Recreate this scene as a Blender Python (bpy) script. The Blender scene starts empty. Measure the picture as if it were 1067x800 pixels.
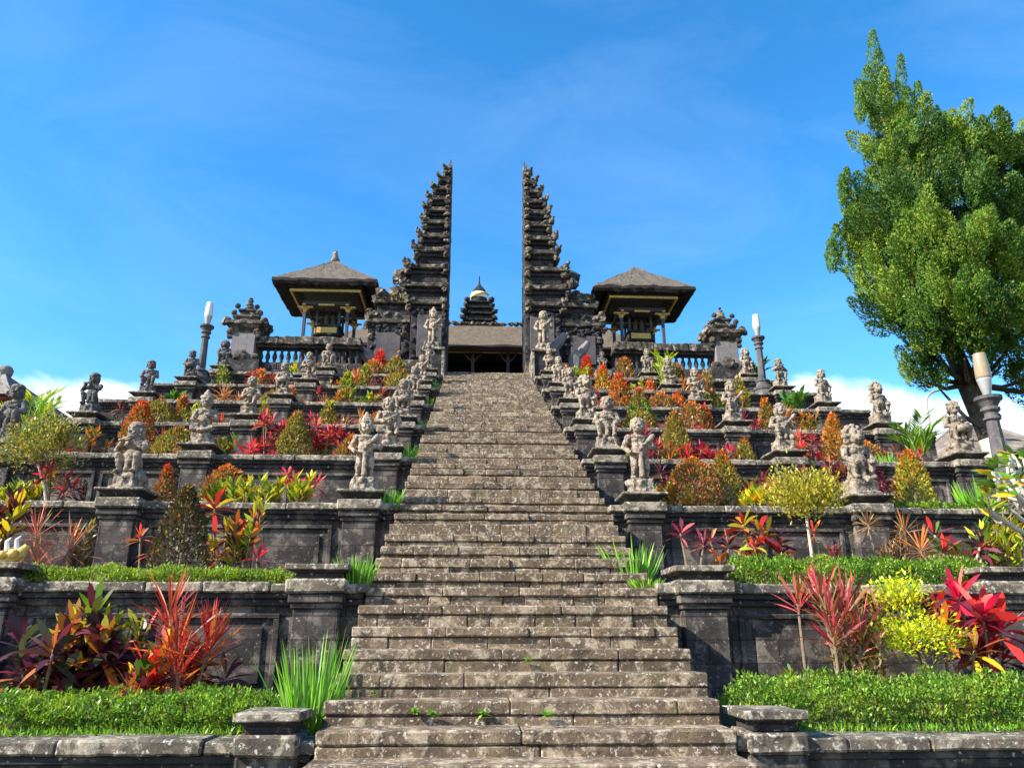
import bpy, bmesh, math, random
import numpy as np
from mathutils import Vector, noise, Matrix
random.seed(7); rng = np.random.default_rng(7)
R = math.radians
scene = bpy.context.scene
COL = scene.collection

# ------------------------------------------------------------------ camera, sky, sun, exposure
EYE = Vector((-0.41, 0.0, 1.6)); PITCH = R(18.5); YAW = R(2.8); FPX = 800.0
cam_d = bpy.data.cameras.new('camera'); cam = bpy.data.objects.new('camera', cam_d); COL.objects.link(cam)
cam.location = EYE; cam.rotation_euler = (R(90) + PITCH, 0, -YAW)
cam_d.sensor_width = 36; cam_d.sensor_fit = 'HORIZONTAL'; cam_d.lens = FPX / 1067 * 36
cam_d.clip_end = 5000; cam_d.clip_start = 0.05
scene.camera = cam
SUN_DIR = Vector((1.0, 0.42, -0.76)).normalized()          # the way the light travels
SUN_EL = math.asin(-SUN_DIR.z); SUN_AZ = math.atan2(-SUN_DIR.x, -SUN_DIR.y)
world = bpy.data.worlds.new('World'); scene.world = world; world.use_nodes = True
scene.view_settings.view_transform = 'Standard'; scene.view_settings.look = 'None'
scene.view_settings.gamma = 1.0; scene.view_settings.use_curve_mapping = False
scene.view_settings.exposure = 1.15

class NG:
    """small helper to wire shader nodes"""
    def __init__(s, nt):
        s.nt = nt; s.n = nt.nodes; s.l = nt.links
    def new(s, kind, **kw):
        nd = s.n.new(kind)
        for k, v in kw.items(): setattr(nd, k, v)
        return nd
    def set(s, sock, v):
        if hasattr(v, 'is_output') or isinstance(v, bpy.types.NodeSocket): s.l.new(v, sock)
        else: sock.default_value = v
    def math(s, op, a, b=0.0, clamp=False):
        nd = s.new('ShaderNodeMath', operation=op, use_clamp=clamp); s.set(nd.inputs[0], a); s.set(nd.inputs[1], b); return nd.outputs[0]
    def noise(s, vec, scale, detail=4, rough=0.55, dist=0.0):
        nd = s.new('ShaderNodeTexNoise'); s.set(nd.inputs['Vector'], vec)
        nd.inputs['Scale'].default_value = scale; nd.inputs['Detail'].default_value = detail
        nd.inputs['Roughness'].default_value = rough; nd.inputs['Distortion'].default_value = dist; return nd.outputs['Fac']
    def ramp(s, fac, stops, interp='LINEAR'):
        nd = s.new('ShaderNodeValToRGB'); s.set(nd.inputs[0], fac); e = nd.color_ramp.elements; nd.color_ramp.interpolation = interp
        while len(e) < len(stops): e.new(0.5)
        for x, (p, c) in zip(e, stops):
            x.position = p; x.color = (c, c, c, 1) if isinstance(c, (int, float)) else (*c, 1)
        return nd.outputs[0]
    def mix(s, fac, a, b, kind='MIX'):
        nd = s.new('ShaderNodeMix', data_type='RGBA', blend_type=kind); s.set(nd.inputs[0], fac)
        for q, v in ((6, a), (7, b)):
            s.set(nd.inputs[q], (*v, 1) if isinstance(v, tuple) and len(v) == 3 else v)
        return nd.outputs[2]
    def mapping(s, vec, scale=(1, 1, 1), loc=(0, 0, 0)):
        nd = s.new('ShaderNodeMapping'); s.set(nd.inputs['Vector'], vec); nd.inputs['Scale'].default_value = scale; nd.inputs['Location'].default_value = loc; return nd.outputs[0]

def make_world():
    g = NG(world.node_tree); g.n.clear()
    sky = g.new('ShaderNodeTexSky', sky_type='NISHITA'); sky.sun_disc = False
    sky.sun_elevation = SUN_EL; sky.sun_rotation = SUN_AZ; sky.altitude = 900; sky.air_density = 1.0; sky.dust_density = 0.3; sky.ozone_density = 3.0
    hs = g.new('ShaderNodeHueSaturation'); hs.inputs['Saturation'].default_value = 1.30; hs.inputs['Hue'].default_value = 0.496; hs.inputs['Value'].default_value = 2.0
    g.l.new(sky.outputs[0], hs.inputs['Color'])
    tc = g.new('ShaderNodeTexCoord'); d = tc.outputs['Generated']
    sep = g.new('ShaderNodeSeparateXYZ'); g.l.new(d, sep.inputs[0])
    n1 = g.noise(g.mapping(d, (1, 1, 1.7), (3.1, 0.4, 0.2)), 3.4, 7, 0.55, 0.15)
    low = g.math('MULTIPLY', g.math('SUBTRACT', g.math('SUBTRACT', 0.278, g.math('MULTIPLY', sep.outputs[0], 0.03)), sep.outputs[2]), 3.6)
    puffy = g.ramp(g.math('ADD', n1, low), [(0.46, 0.0), (0.60, 1.0)], 'EASE')
    n2 = g.noise(g.mapping(d, (1.0, 2.2, 3.0), (1.0, 2.0, 0.5)), 2.2, 6, 0.6, 0.8)
    wisp = g.math('MULTIPLY', g.ramp(n2, [(0.42, 0.0), (0.80, 1.0)]), 0.10)
    c = g.mix(wisp, hs.outputs[0], (5.5, 7.2, 9.0))
    n3 = g.noise(d, 9.0, 5, 0.6)
    cloud = g.mix(n3, (6.2, 7.2, 8.6), (11.5, 11.6, 11.6))
    c = g.mix(puffy, c, cloud)
    bg = g.new('ShaderNodeBackground'); bg.inputs[1].default_value = 0.082; g.l.new(c, bg.inputs[0])
    out = g.new('ShaderNodeOutputWorld'); g.l.new(bg.outputs[0], out.inputs[0])
make_world()
sun_d = bpy.data.lights.new('sun', 'SUN'); sun_d.energy = 5.0; sun_d.angle = R(0.5); sun_d.color = (1.0, 0.93, 0.82)
sun = bpy.data.objects.new('sun', sun_d); COL.objects.link(sun); sun.location = (-30, -12, 40)
sun.rotation_euler = SUN_DIR.to_track_quat('-Z', 'Y').to_euler()

# ------------------------------------------------------------------ helpers: points, meshes, things
_f = Vector((math.sin(YAW) * math.cos(PITCH), math.cos(YAW) * math.cos(PITCH), math.sin(PITCH)))
_r = Vector((math.cos(YAW), -math.sin(YAW), 0)); _u = _r.cross(_f)
def at(px, py, Y):
    """world point on the upright plane at depth Y seen at photo position px, py"""
    d = _r * ((px - 533.5) / FPX) + _u * ((400 - py) / FPX) + _f
    return EYE + d * (Y / d.y)

def n3(p, s=1.0): return noise.noise_vector(Vector(p) * s)

def thing(name, label, cat, loc=(0, 0, 0), group=None, rz=0.0):
    o = bpy.data.objects.new(name, None); COL.objects.link(o); o.empty_display_size = 0.1
    o.location = loc; o.rotation_euler = (0, 0, rz); o['label'] = label; o['category'] = cat
    if group: o['group'] = group
    return o

def tag(o, label, cat, group=None):
    o['label'] = label; o['category'] = cat
    if group: o['group'] = group
    return o

def link(name, me, mat, parent=None, kind=None, local=True):
    o = bpy.data.objects.new(name, me); COL.objects.link(o)
    if mat is not None:
        me.materials.clear(); me.materials.append(mat)
    if parent is not None: o.parent = parent
    if kind: o['kind'] = kind
    return o

def copy_tree(o, loc, rz=0.0, sc=1.0):
    c = o.copy(); COL.objects.link(c); c.location = loc; c.rotation_euler = (0, 0, rz); c.scale = (sc, sc, sc)
    for ch in list(o.children):
        k = ch.copy(); COL.objects.link(k); k.parent = c
        for g in list(ch.children):
            q = g.copy(); COL.objects.link(q); q.parent = k
    return c

class MB:
    """collects shapes in world coordinates; build() links them as one mesh"""
    def __init__(s): s.v = []; s.f = []
    def add(s, vs, fs):
        b = len(s.v); s.v += [tuple(p) for p in vs]; s.f += [tuple(i + b for i in f) for f in fs]
    def box(s, x0, x1, y0, y1, z0, z1):
        s.add([(x0, y0, z0), (x1, y0, z0), (x1, y1, z0), (x0, y1, z0), (x0, y0, z1), (x1, y0, z1), (x1, y1, z1), (x0, y1, z1)],
              [(0, 3, 2, 1), (4, 5, 6, 7), (0, 1, 5, 4), (1, 2, 6, 5), (2, 3, 7, 6), (3, 0, 4, 7)])
    def rbox(s, x0, x1, y0, y1, z0, z1, ch=0.015, amp=0.006, seg=0.16, fs=5.0):
        """worn stone block: chamfered, chipped edges"""
        lo = (x0, y0, z0); sz = (x1 - x0, y1 - y0, z1 - z0)
        ax = max(range(3), key=lambda i: sz[i]); a, b = [i for i in range(3) if i != ax]
        if (ax, a, b) in ((1, 0, 2),): a, b = b, a
        L = sz[ax]; n = max(1, min(60, int(L / seg))); ch = min(ch, 0.3 * min(sz))
        ts = [0.0, ch] + [ch + (L - 2 * ch) * i / n for i in range(1, n)] + [L - ch, L]
        vs = []; W = sz[a]; H = sz[b]
        for k, t in enumerate(ts):
            e = ch if k in (0, len(ts) - 1) else 0.0
            ring = [(ch + e * 0, e), (W - ch, e), (W - e, ch), (W - e, H - ch), (W - ch, H - e), (ch, H - e), (e, H - ch), (e, ch)]
            for (p, q) in ring:
                c = [0, 0, 0]; c[ax] = lo[ax] + t; c[a] = lo[a] + p; c[b] = lo[b] + q
                d = n3(c, fs) * amp + n3(c, fs * 3.1) * amp * 0.6
                vs.append((c[0] + d.x, c[1] + d.y, c[2] + d.z))
        m = len(ts); fs_ = []
        for k in range(m - 1):
            for i in range(8):
                j = (i + 1) % 8
                fs_.append((k * 8 + i, k * 8 + j, (k + 1) * 8 + j, (k + 1) * 8 + i))
        fs_.append(tuple(reversed(range(8)))); fs_.append(tuple(range((m - 1) * 8, m * 8)))
        s.add(vs, fs_)
    def frustum(s, cx, cy, z0, z1, w0, d0, w1, d1):
        a = [(cx - w0, cy - d0, z0), (cx + w0, cy - d0, z0), (cx + w0, cy + d0, z0), (cx - w0, cy + d0, z0),
             (cx - w1, cy - d1, z1), (cx + w1, cy - d1, z1), (cx + w1, cy + d1, z1), (cx - w1, cy + d1, z1)]
        s.add(a, [(0, 3, 2, 1), (4, 5, 6, 7), (0, 1, 5, 4), (1, 2, 6, 5), (2, 3, 7, 6), (3, 0, 4, 7)])
    def lathe(s, cx, cy, prof, n=14, rot=0.0):
        vs = []; fs = []
        for (r, z) in prof:
            for i in range(n):
                t = rot + 2 * math.pi * i / n; vs.append((cx + r * math.cos(t), cy + r * math.sin(t), z))
        for k in range(len(prof) - 1):
            for i in range(n):
                j = (i + 1) % n; fs.append((k * n + i, k * n + j, (k + 1) * n + j, (k + 1) * n + i))
        fs.append(tuple(reversed(range(n)))); fs.append(tuple(range((len(prof) - 1) * n, len(prof) * n)))
        s.add(vs, fs)
    def tube(s, pts, rad, n=6):
        pts = [Vector(p) for p in pts]
        if not hasattr(rad, '__len__'): rad = [rad] * len(pts)
        vs = []; fs = []
        for k, p in enumerate(pts):
            t = (pts[min(k + 1, len(pts) - 1)] - pts[max(k - 1, 0)]).normalized()
            x = t.cross(Vector((0.31, 0.93, 0.17))).normalized(); y = t.cross(x)
            for i in range(n):
                a = 2 * math.pi * i / n; vs.append(p + (x * math.cos(a) + y * math.sin(a)) * rad[k])
        for k in range(len(pts) - 1):
            for i in range(n):
                j = (i + 1) % n; fs.append((k * n + i, k * n + j, (k + 1) * n + j, (k + 1) * n + i))
        fs.append(tuple(reversed(range(n)))); fs.append(tuple(range((len(pts) - 1) * n, len(pts) * n)))
        s.add(vs, fs)
    def blob(s, c, r, amp=0.18, fs=4.0, sub=2, seed=0.0):
        """rough carved lump"""
        vs, fcs = ICO[sub]; c = Vector(c); out = []
        for v in vs:
            q = Vector((v[0] * r[0], v[1] * r[1], v[2] * r[2]))
            k = noise.noise((c + q) * fs + Vector((seed, 0, 0))) + 0.5 * noise.noise((c + q) * fs * 2.3)
            out.append(c + q * (1 + amp * 1.8 * k))
        s.add(out, fcs)
    def build(s, name, mat, parent=None, kind=None, smooth=False):
        me = bpy.data.meshes.new(name)
        v = s.v
        if parent is not None:
            o = parent
            base = Vector((0, 0, 0))
            while o is not None: base = base + o.location; o = o.parent
            v = [(p[0] - base.x, p[1] - base.y, p[2] - base.z) for p in v]
        me.from_pydata(v, [], s.f); me.update()
        if smooth: me.polygons.foreach_set('use_smooth', [True] * len(me.polygons))
        return link(name, me, mat, parent, kind)

def _ico(sub):
    bm = bmesh.new(); bmesh.ops.create_icosphere(bm, subdivisions=sub, radius=1.0)
    bm.verts.ensure_lookup_table()
    r = ([tuple(v.co) for v in bm.verts], [tuple(v.index for v in f.verts) for f in bm.faces]); bm.free(); return r
ICO = {k: _ico(k) for k in (1, 2, 3)}

# ------------------------------------------------------------------ materials
def mat_new(name):
    m = bpy.data.materials.new(name); m.use_nodes = True; g = NG(m.node_tree); g.n.clear()
    out = g.new('ShaderNodeOutputMaterial'); bs = g.new('ShaderNodeBsdfPrincipled'); g.l.new(bs.outputs[0], out.inputs[0])
    bs.inputs['Specular IOR Level'].default_value = 0.3
    return m, g, bs, out

def stone(name, a, b, lichen, amount, spots=(0.5, 0.48, 0.42), spot_amt=0.0, joints=None, pits=0.0, scale=1.0, bump=0.5, moss=None, tint=0.0, rough=0.9):
    m, g, bs, out = mat_new(name)
    tc = g.new('ShaderNodeTexCoord'); v = tc.outputs['Object']
    c = g.mix(g.ramp(g.noise(v, 2.2 * scale, 6, 0.62), [(0.32, 0.0), (0.68, 1.0)]), a, b)
    big = g.noise(v, 4.5 * scale, 7, 0.7, 0.4)
    c = g.mix(g.ramp(big, [(0.62 - 0.25 * amount, 0.0), (0.70 - 0.25 * amount, 0.85)]), c, lichen)
    if spot_amt:
        sp = g.noise(v, 21 * scale, 4, 0.6, 0.3)
        c = g.mix(g.ramp(sp, [(0.70 - 0.2 * spot_amt, 0.0), (0.75 - 0.2 * spot_amt, 0.8)]), c, spots)
    if moss:
        c = g.mix(g.ramp(g.noise(v, 3.1, 6, 0.7, 0.6), [(0.56, 0.0), (0.72, 0.8)]), c, moss)
    if pits:
        pt = g.noise(v, 15 * scale, 6, 0.75, 0.5)
        c = g.mix(g.ramp(pt, [(0.36, 0.9 * pits), (0.46, 0.0)]), c, tuple(q * 0.55 for q in a))
    grain = g.noise(v, 38 * scale, 5, 0.7)
    c = g.mix(1.0, c, g.ramp(grain, [(0.25, (0.72, 0.72, 0.72)), (0.75, (1.22, 1.2, 1.18))]), 'MULTIPLY')
    h = g.math('ADD', g.math('MULTIPLY', big, 1.2), g.math('MULTIPLY', grain, 0.45))
    if joints:
        sx = g.new('ShaderNodeSeparateXYZ'); g.l.new(v, sx.inputs[0])
        cb = g.new('ShaderNodeCombineXYZ'); g.l.new(g.math('ADD', sx.outputs[0], sx.outputs[1]), cb.inputs[0]); g.l.new(sx.outputs[2], cb.inputs[1])
        br = g.new('ShaderNodeTexBrick'); g.l.new(cb.outputs[0], br.inputs['Vector'])
        br.inputs['Scale'].default_value = 1.0; br.inputs['Brick Width'].default_value = joints[0]; br.inputs['Row Height'].default_value = joints[1]
        br.inputs['Mortar Size'].default_value = 0.008; br.inputs['Mortar Smooth'].default_value = 0.3
        br.inputs['Color1'].default_value = (0.62, 0.62, 0.63, 1); br.inputs['Color2'].default_value = (1.3, 1.27, 1.22, 1); br.inputs['Mortar'].default_value = (0.5, 0.5, 0.5, 1)
        c = g.mix(1.0, c, br.outputs['Color'], 'MULTIPLY')
        h = g.math('SUBTRACT', h, g.math('MULTIPLY', br.outputs['Fac'], 0.8))
    if tint:
        oi = g.new('ShaderNodeObjectInfo')
        c = g.mix(1.0, c, g.ramp(oi.outputs['Random'], [(0, (1 - tint, 1 - tint, 1 - tint)), (1, (1 + tint, 1 + tint * 0.9, 1 + tint * 0.8))]), 'MULTIPLY')
    bp = g.new('ShaderNodeBump'); bp.inputs['Strength'].default_value = bump; bp.inputs['Distance'].default_value = 0.02; g.l.new(h, bp.inputs['Height'])
    g.l.new(bp.outputs[0], bs.inputs['Normal']); g.l.new(c, bs.inputs['Base Color']); bs.inputs['Roughness'].default_value = rough
    return m

M = {}
M['wall'] = stone('volcanic_wall_stone', (0.022, 0.02, 0.02), (0.085, 0.074, 0.066), (0.17, 0.148, 0.12), 0.45, spots=(0.32, 0.3, 0.25), spot_amt=0.35, pits=0.5, joints=(0.46, 0.23), bump=0.5)
M['moulding'] = stone('dark_moulding_stone', (0.017, 0.016, 0.018), (0.05, 0.046, 0.044), (0.12, 0.11, 0.095), 0.3, spot_amt=0.3, bump=0.5)
M['cap'] = stone('lichened_cap_stone', (0.042, 0.036, 0.03), (0.19, 0.158, 0.115), (0.40, 0.345, 0.255), 0.45, spots=(0.56, 0.52, 0.43), spot_amt=0.62, pits=0.75, moss=(0.12, 0.125, 0.05), bump=0.7)
M['step'] = stone('worn_stair_stone', (0.066, 0.048, 0.032), (0.225, 0.162, 0.102), (0.40, 0.325, 0.225), 0.42, spots=(0.54, 0.49, 0.39), spot_amt=0.6, pits=0.8, moss=(0.14, 0.125, 0.045), bump=0.75, scale=1.45, tint=0.08)
M['statue'] = stone('weathered_statue_stone', (0.22, 0.175, 0.125), (0.47, 0.385, 0.285), (0.085, 0.075, 0.065), 0.5, spots=(0.55, 0.50, 0.42), spot_amt=0.55, pits=0.95, bump=1.0, scale=2.2, tint=0.15)
M['dark_statue'] = stone('blackened_statue_stone', (0.075, 0.072, 0.07), (0.17, 0.155, 0.14), (0.05, 0.05, 0.05), 0.3, spots=(0.34, 0.32, 0.28), spot_amt=0.4, bump=0.7, scale=2.2, tint=0.15)
M['gate'] = stone('black_gate_stone', (0.012, 0.012, 0.014), (0.038, 0.036, 0.037), (0.09, 0.085, 0.075), 0.3, spots=(0.2, 0.18, 0.15), spot_amt=0.35, joints=(0.5, 0.22), bump=0.6)
M['gate_trim'] = stone('lichened_gate_trim', (0.022, 0.02, 0.018), (0.095, 0.08, 0.064), (0.32, 0.265, 0.20), 0.40, spots=(0.4, 0.22, 0.10), spot_amt=0.25, pits=0.5, bump=0.9, moss=(0.12, 0.12, 0.05))
M['gate_panel'] = stone('grey_gate_panel', (0.06, 0.055, 0.06), (0.13, 0.118, 0.118), (0.07, 0.065, 0.065), 0.35, bump=0.4)
M['panel'] = stone('smooth_grey_panel', (0.17, 0.155, 0.155), (0.24, 0.22, 0.21), (0.14, 0.13, 0.125), 0.3, bump=0.3)

def plain(name, col, rough=0.6, metal=0.0, var=0.25, scale=12.0, bump=0.15):
    m, g, bs, out = mat_new(name); tc = g.new('ShaderNodeTexCoord')
    n = g.noise(tc.outputs['Object'], scale, 5, 0.6)
    k0 = 1 - var; k1 = 1 + var
    c = g.mix(1.0, col, g.ramp(n, [(0.3, (k0, k0, k0)), (0.7, (k1, k1, k1))]), 'MULTIPLY')
    g.l.new(c, bs.inputs['Base Color']); bs.inputs['Roughness'].default_value = rough; bs.inputs['Metallic'].default_value = metal
    bp = g.new('ShaderNodeBump'); bp.inputs['Strength'].default_value = bump; bp.inputs['Distance'].default_value = 0.01; g.l.new(n, bp.inputs['Height']); g.l.new(bp.outputs[0], bs.inputs['Normal'])
    return m
M['gold'] = plain('gilded_wood', (0.52, 0.33, 0.08), 0.4, 0.3, 0.45, 25)
M['dark_wood'] = plain('dark_wood', (0.05, 0.036, 0.03), 0.6, 0, 0.3, 9)
M['blue_post'] = plain('painted_post', (0.055, 0.055, 0.08), 0.5)
M['red_paint'] = plain('red_paint', (0.25, 0.045, 0.03), 0.6)
M['soil'] = plain('dark_soil', (0.055, 0.042, 0.03), 0.95, 0, 0.5, 14, 0.8)
M['lamp_glass'] = plain('frosted_lamp_glass', (0.78, 0.76, 0.70), 0.25, 0, 0.06)
M['lamp_amber'] = plain('yellowed_lamp_glass', (0.30, 0.235, 0.14), 0.25, 0, 0.12)
M['lamp_metal'] = plain('grey_lamp_metal', (0.42, 0.43, 0.42), 0.4, 0.3, 0.1)
M['lamp_stone'] = stone('lamp_post_stone', (0.06, 0.06, 0.065), (0.13, 0.12, 0.12), (0.18, 0.165, 0.14), 0.3, bump=0.4)
M['bark'] = stone('dark_bark', (0.05, 0.04, 0.032), (0.13, 0.10, 0.08), (0.17, 0.15, 0.12), 0.3, bump=1.0, scale=1.5)
M['white_bark'] = stone('whitewashed_bark', (0.45, 0.42, 0.36), (0.6, 0.56, 0.48), (0.3, 0.25, 0.2), 0.3, bump=0.8, scale=1.5)
M['stem'] = plain('plant_stem', (0.20, 0.15, 0.095), 0.8, 0, 0.3, 20)
M['pale_stem'] = plain('pale_plant_stem', (0.48, 0.42, 0.32), 0.8, 0, 0.25, 20)
M['ochre'] = plain('ochre_carving', (0.55, 0.36, 0.09), 0.6, 0, 0.35, 20)
M['cloth_white'] = plain('white_cloth', (0.75, 0.73, 0.70), 0.9, 0, 0.05)
M['cloth_yellow'] = plain('yellow_cloth', (0.75, 0.45, 0.03), 0.9, 0, 0.08)
M['tile'] = stone('grey_roof_tile', (0.16, 0.13, 0.11), (0.30, 0.26, 0.22), (0.2, 0.18, 0.15), 0.3, joints=(0.2, 0.12), bump=0.7)
M['plaster'] = plain('old_plaster', (0.30, 0.25, 0.20), 0.9, 0, 0.2, 4)
M['terrain'] = stone('grassy_hillside', (0.035, 0.06, 0.018), (0.07, 0.10, 0.03), (0.10, 0.085, 0.05), 0.3, bump=0.8)
M['paving'] = stone('stone_paving', (0.12, 0.10, 0.085), (0.24, 0.20, 0.16), (0.33, 0.30, 0.25), 0.3, spot_amt=0.4, bump=0.6)

def thatch(name='weathered_thatch', tint=(1, 1, 1), k=1.0):
    m, g, bs, out = mat_new(name); tc = g.new('ShaderNodeTexCoord'); v = tc.outputs['Object']
    st = g.noise(g.mapping(v, (5 * k, 5 * k, 3 * k)), 3.2, 6, 0.8)
    bl = g.noise(v, 1.6, 5, 0.65)
    c = g.mix(g.ramp(st, [(0.3, 0.0), (0.7, 1.0)]), (0.02, 0.016, 0.013), (0.22, 0.183, 0.14))
    c = g.mix(g.ramp(bl, [(0.45, 0.0), (0.7, 0.6)]), c, (0.19, 0.16, 0.125))
    c = g.mix(g.ramp(g.noise(v, 6, 4, 0.6), [(0.64, 0.0), (0.74, 0.7)]), c, (0.16, 0.14, 0.05))
    bp = g.new('ShaderNodeBump'); bp.inputs['Strength'].default_value = 1.0; bp.inputs['Distance'].default_value = 0.05; g.l.new(st, bp.inputs['Height'])
    c = g.mix(1.0, c, tint, 'MULTIPLY'); g.l.new(bp.outputs[0], bs.inputs['Normal']); g.l.new(c, bs.inputs['Base Color']); bs.inputs['Roughness'].default_value = 0.95
    return m
M['thatch'] = thatch()
M['hall_thatch'] = thatch('sunlit_old_thatch', (.95, .87, .72), .45)
M['thatch_edge'] = plain('shade_darkened_thatch_underside', (0.022, 0.017, 0.014), 0.95, 0, 0.4, 18, 0.8)  # shade under the eaves put into the colour of cut ends and underside

def leaf_mat(name, trans, rough, spec):
    m, g, bs, out = mat_new(name)
    at_ = g.new('ShaderNodeAttribute'); at_.attribute_name = 'leafcol'; c = g.mix(1.0, at_.outputs['Color'], (1.25, 1.25, 1.25), 'MULTIPLY')
    bs.inputs['Roughness'].default_value = rough; bs.inputs['Specular IOR Level'].default_value = spec
    g.l.new(c, bs.inputs['Base Color'])
    tr = g.new('ShaderNodeBsdfTranslucent'); g.l.new(g.mix(1.0, c, (1.35, 1.25, 0.8), 'MULTIPLY'), tr.inputs[0])
    mx = g.new('ShaderNodeMixShader'); mx.inputs[0].default_value = trans
    g.l.new(bs.outputs[0], mx.inputs[1]); g.l.new(tr.outputs[0], mx.inputs[2]); g.l.new(mx.outputs[0], out.inputs[0])
    return m
M['leaf'] = leaf_mat('plant_leaf', 0.32, 0.42, 0.4)
M['needle'] = leaf_mat('conifer_spray', 0.18, 0.65, 0.2)
# ------------------------------------------------------------------ leaves
def unit(a): return a / np.maximum(np.linalg.norm(a, axis=1, keepdims=True), 1e-9)

class Leaves:
    def __init__(s): s.V = []; s.F = []; s.C = []; s.n = 0
    def add(s, base, d, L, W, col, droop=0.0, rows=2, tip=0.05, up=None):
        base = np.asarray(base, float); N = len(base)
        d = unit(np.asarray(d, float)); L = np.broadcast_to(L, (N,)).astype(float); W = np.broadcast_to(W, (N,)).astype(float)
        ref = unit(rng.normal(size=(N, 3)) * 0.35 + np.array([0, 0, 1.0])) if up is None else up
        side = np.cross(d, ref); side = unit(side + 1e-6)
        col = np.broadcast_to(np.asarray(col, float), (N, 3))
        if rows == 0:                                # a diamond
            nrm = np.cross(side, d)
            m = base + d * (L * 0.5)[:, None] + nrm * (L * 0.08)[:, None]
            P = np.stack([base, m + side * (W * .5)[:, None], base + d * L[:, None], m - side * (W * .5)[:, None]], 1)
            F = np.arange(N * 4).reshape(N, 4) + s.n
            s.V.append(P.reshape(-1, 3)); s.F.append(F); s.C.append(np.repeat(col, 4, 0)); s.n += N * 4; return
        ts = np.linspace(0, 1, rows + 1); Ps = []
        dr = np.broadcast_to(droop, (N,))
        for t in ts:
            w = max(tip, 0.35 + 0.65 * math.sin(min(1.0, t * 1.6) * math.pi / 2) if t < 0.55 else (1 - ((t - 0.55) / 0.45) ** 1.8)) if t < 1 else tip
            p = base + d * (L * t)[:, None]; p[:, 2] -= dr * L * t * t
            Ps.append(p + side * (W * .5 * w)[:, None]); Ps.append(p - side * (W * .5 * w)[:, None])
        K = 2 * (rows + 1); P = np.stack(Ps, 1)
        o = (np.arange(N) * K)[:, None] + s.n
        for r in range(rows):
            s.F.append(np.concatenate([o + 2 * r, o + 2 * r + 1, o + 2 * r + 3, o + 2 * r + 2], 1))
        s.V.append(P.reshape(-1, 3)); s.C.append(np.repeat(col, K, 0)); s.n += N * K
    def build(s, name, parent, mat=None, kind=None):
        V = np.concatenate(s.V); F = np.concatenate(s.F); C = np.concatenate(s.C)
        if parent is not None:
            V = V - np.array(parent.location)
        me = bpy.data.meshes.new(name)
        me.vertices.add(len(V)); me.vertices.foreach_set('co', V.astype(np.float32).ravel())
        me.loops.add(F.size); me.loops.foreach_set('vertex_index', F.astype(np.int32).ravel())
        me.polygons.add(len(F)); me.polygons.foreach_set('loop_start', np.arange(0, F.size, 4, dtype=np.int32))
        me.update(calc_edges=True)
        a = me.attributes.new('leafcol', 'FLOAT_COLOR', 'POINT')
        a.data.foreach_set('color', np.concatenate([C, np.ones((len(C), 1))], 1).astype(np.float32).ravel())
        return link(name, me, mat or M['leaf'], parent, kind)

def pal(n, cols, weights=None, jit=0.22):
    cols = np.array(cols, float)
    i = rng.choice(len(cols), n, p=None if weights is None else np.array(weights) / np.sum(weights))
    return np.clip(cols[i] * (1 + rng.uniform(-jit, jit, (n, 1))) * (1 + rng.uniform(-0.08, 0.08, (n, 3))), 0, 1)

G_OLIVE = (0.16, 0.165, 0.03); G_DEEP = (0.035, 0.075, 0.018); G_MID = (0.07, 0.15, 0.022); G_LIME = (0.20, 0.33, 0.02)
G_BRIGHT = (0.11, 0.27, 0.025); YEL = (0.60, 0.44, 0.02); YELG = (0.36, 0.36, 0.025); ORANGE = (0.55, 0.15, 0.02); RUST = (0.30, 0.10, 0.03)
RED = (0.50, 0.03, 0.025); CRIM = (0.55, 0.015, 0.06); MAROON = (0.11, 0.018, 0.032); PURPLE = (0.055, 0.02, 0.035); PINK = (0.62, 0.13, 0.12)
TAN = (0.36, 0.24, 0.11); BROWN = (0.15, 0.10, 0.05)

def dirs(n, up=0.0, lo=-0.4):
    d = rng.normal(size=(n * 3 + 20, 3)); d = unit(d); d = d[d[:, 2] > lo][:n]
    d[:, 2] += up; return unit(d)
# ------------------------------------------------------------------ layout numbers
YK = [6.0] + [5.63 + 2.57 * k for k in range(1, 8)]         # front edge of each terrace wall
ZK = [0.94, 2.17, 3.43, 4.70, 5.98, 7.25, 8.53, 9.80]       # top of each wall cap
XP = (2.0, 5.27, 8.62)                                       # posts on each wall, out from the stairs
XE = [15.0, 15.0, 15.0, 9.75, 9.75, 9.75, 9.75, 9.75]
ORD = ['lowest', 'second', 'third', 'fourth', 'fifth', 'sixth', 'seventh', 'eighth']
PLAT = 10.95
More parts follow.
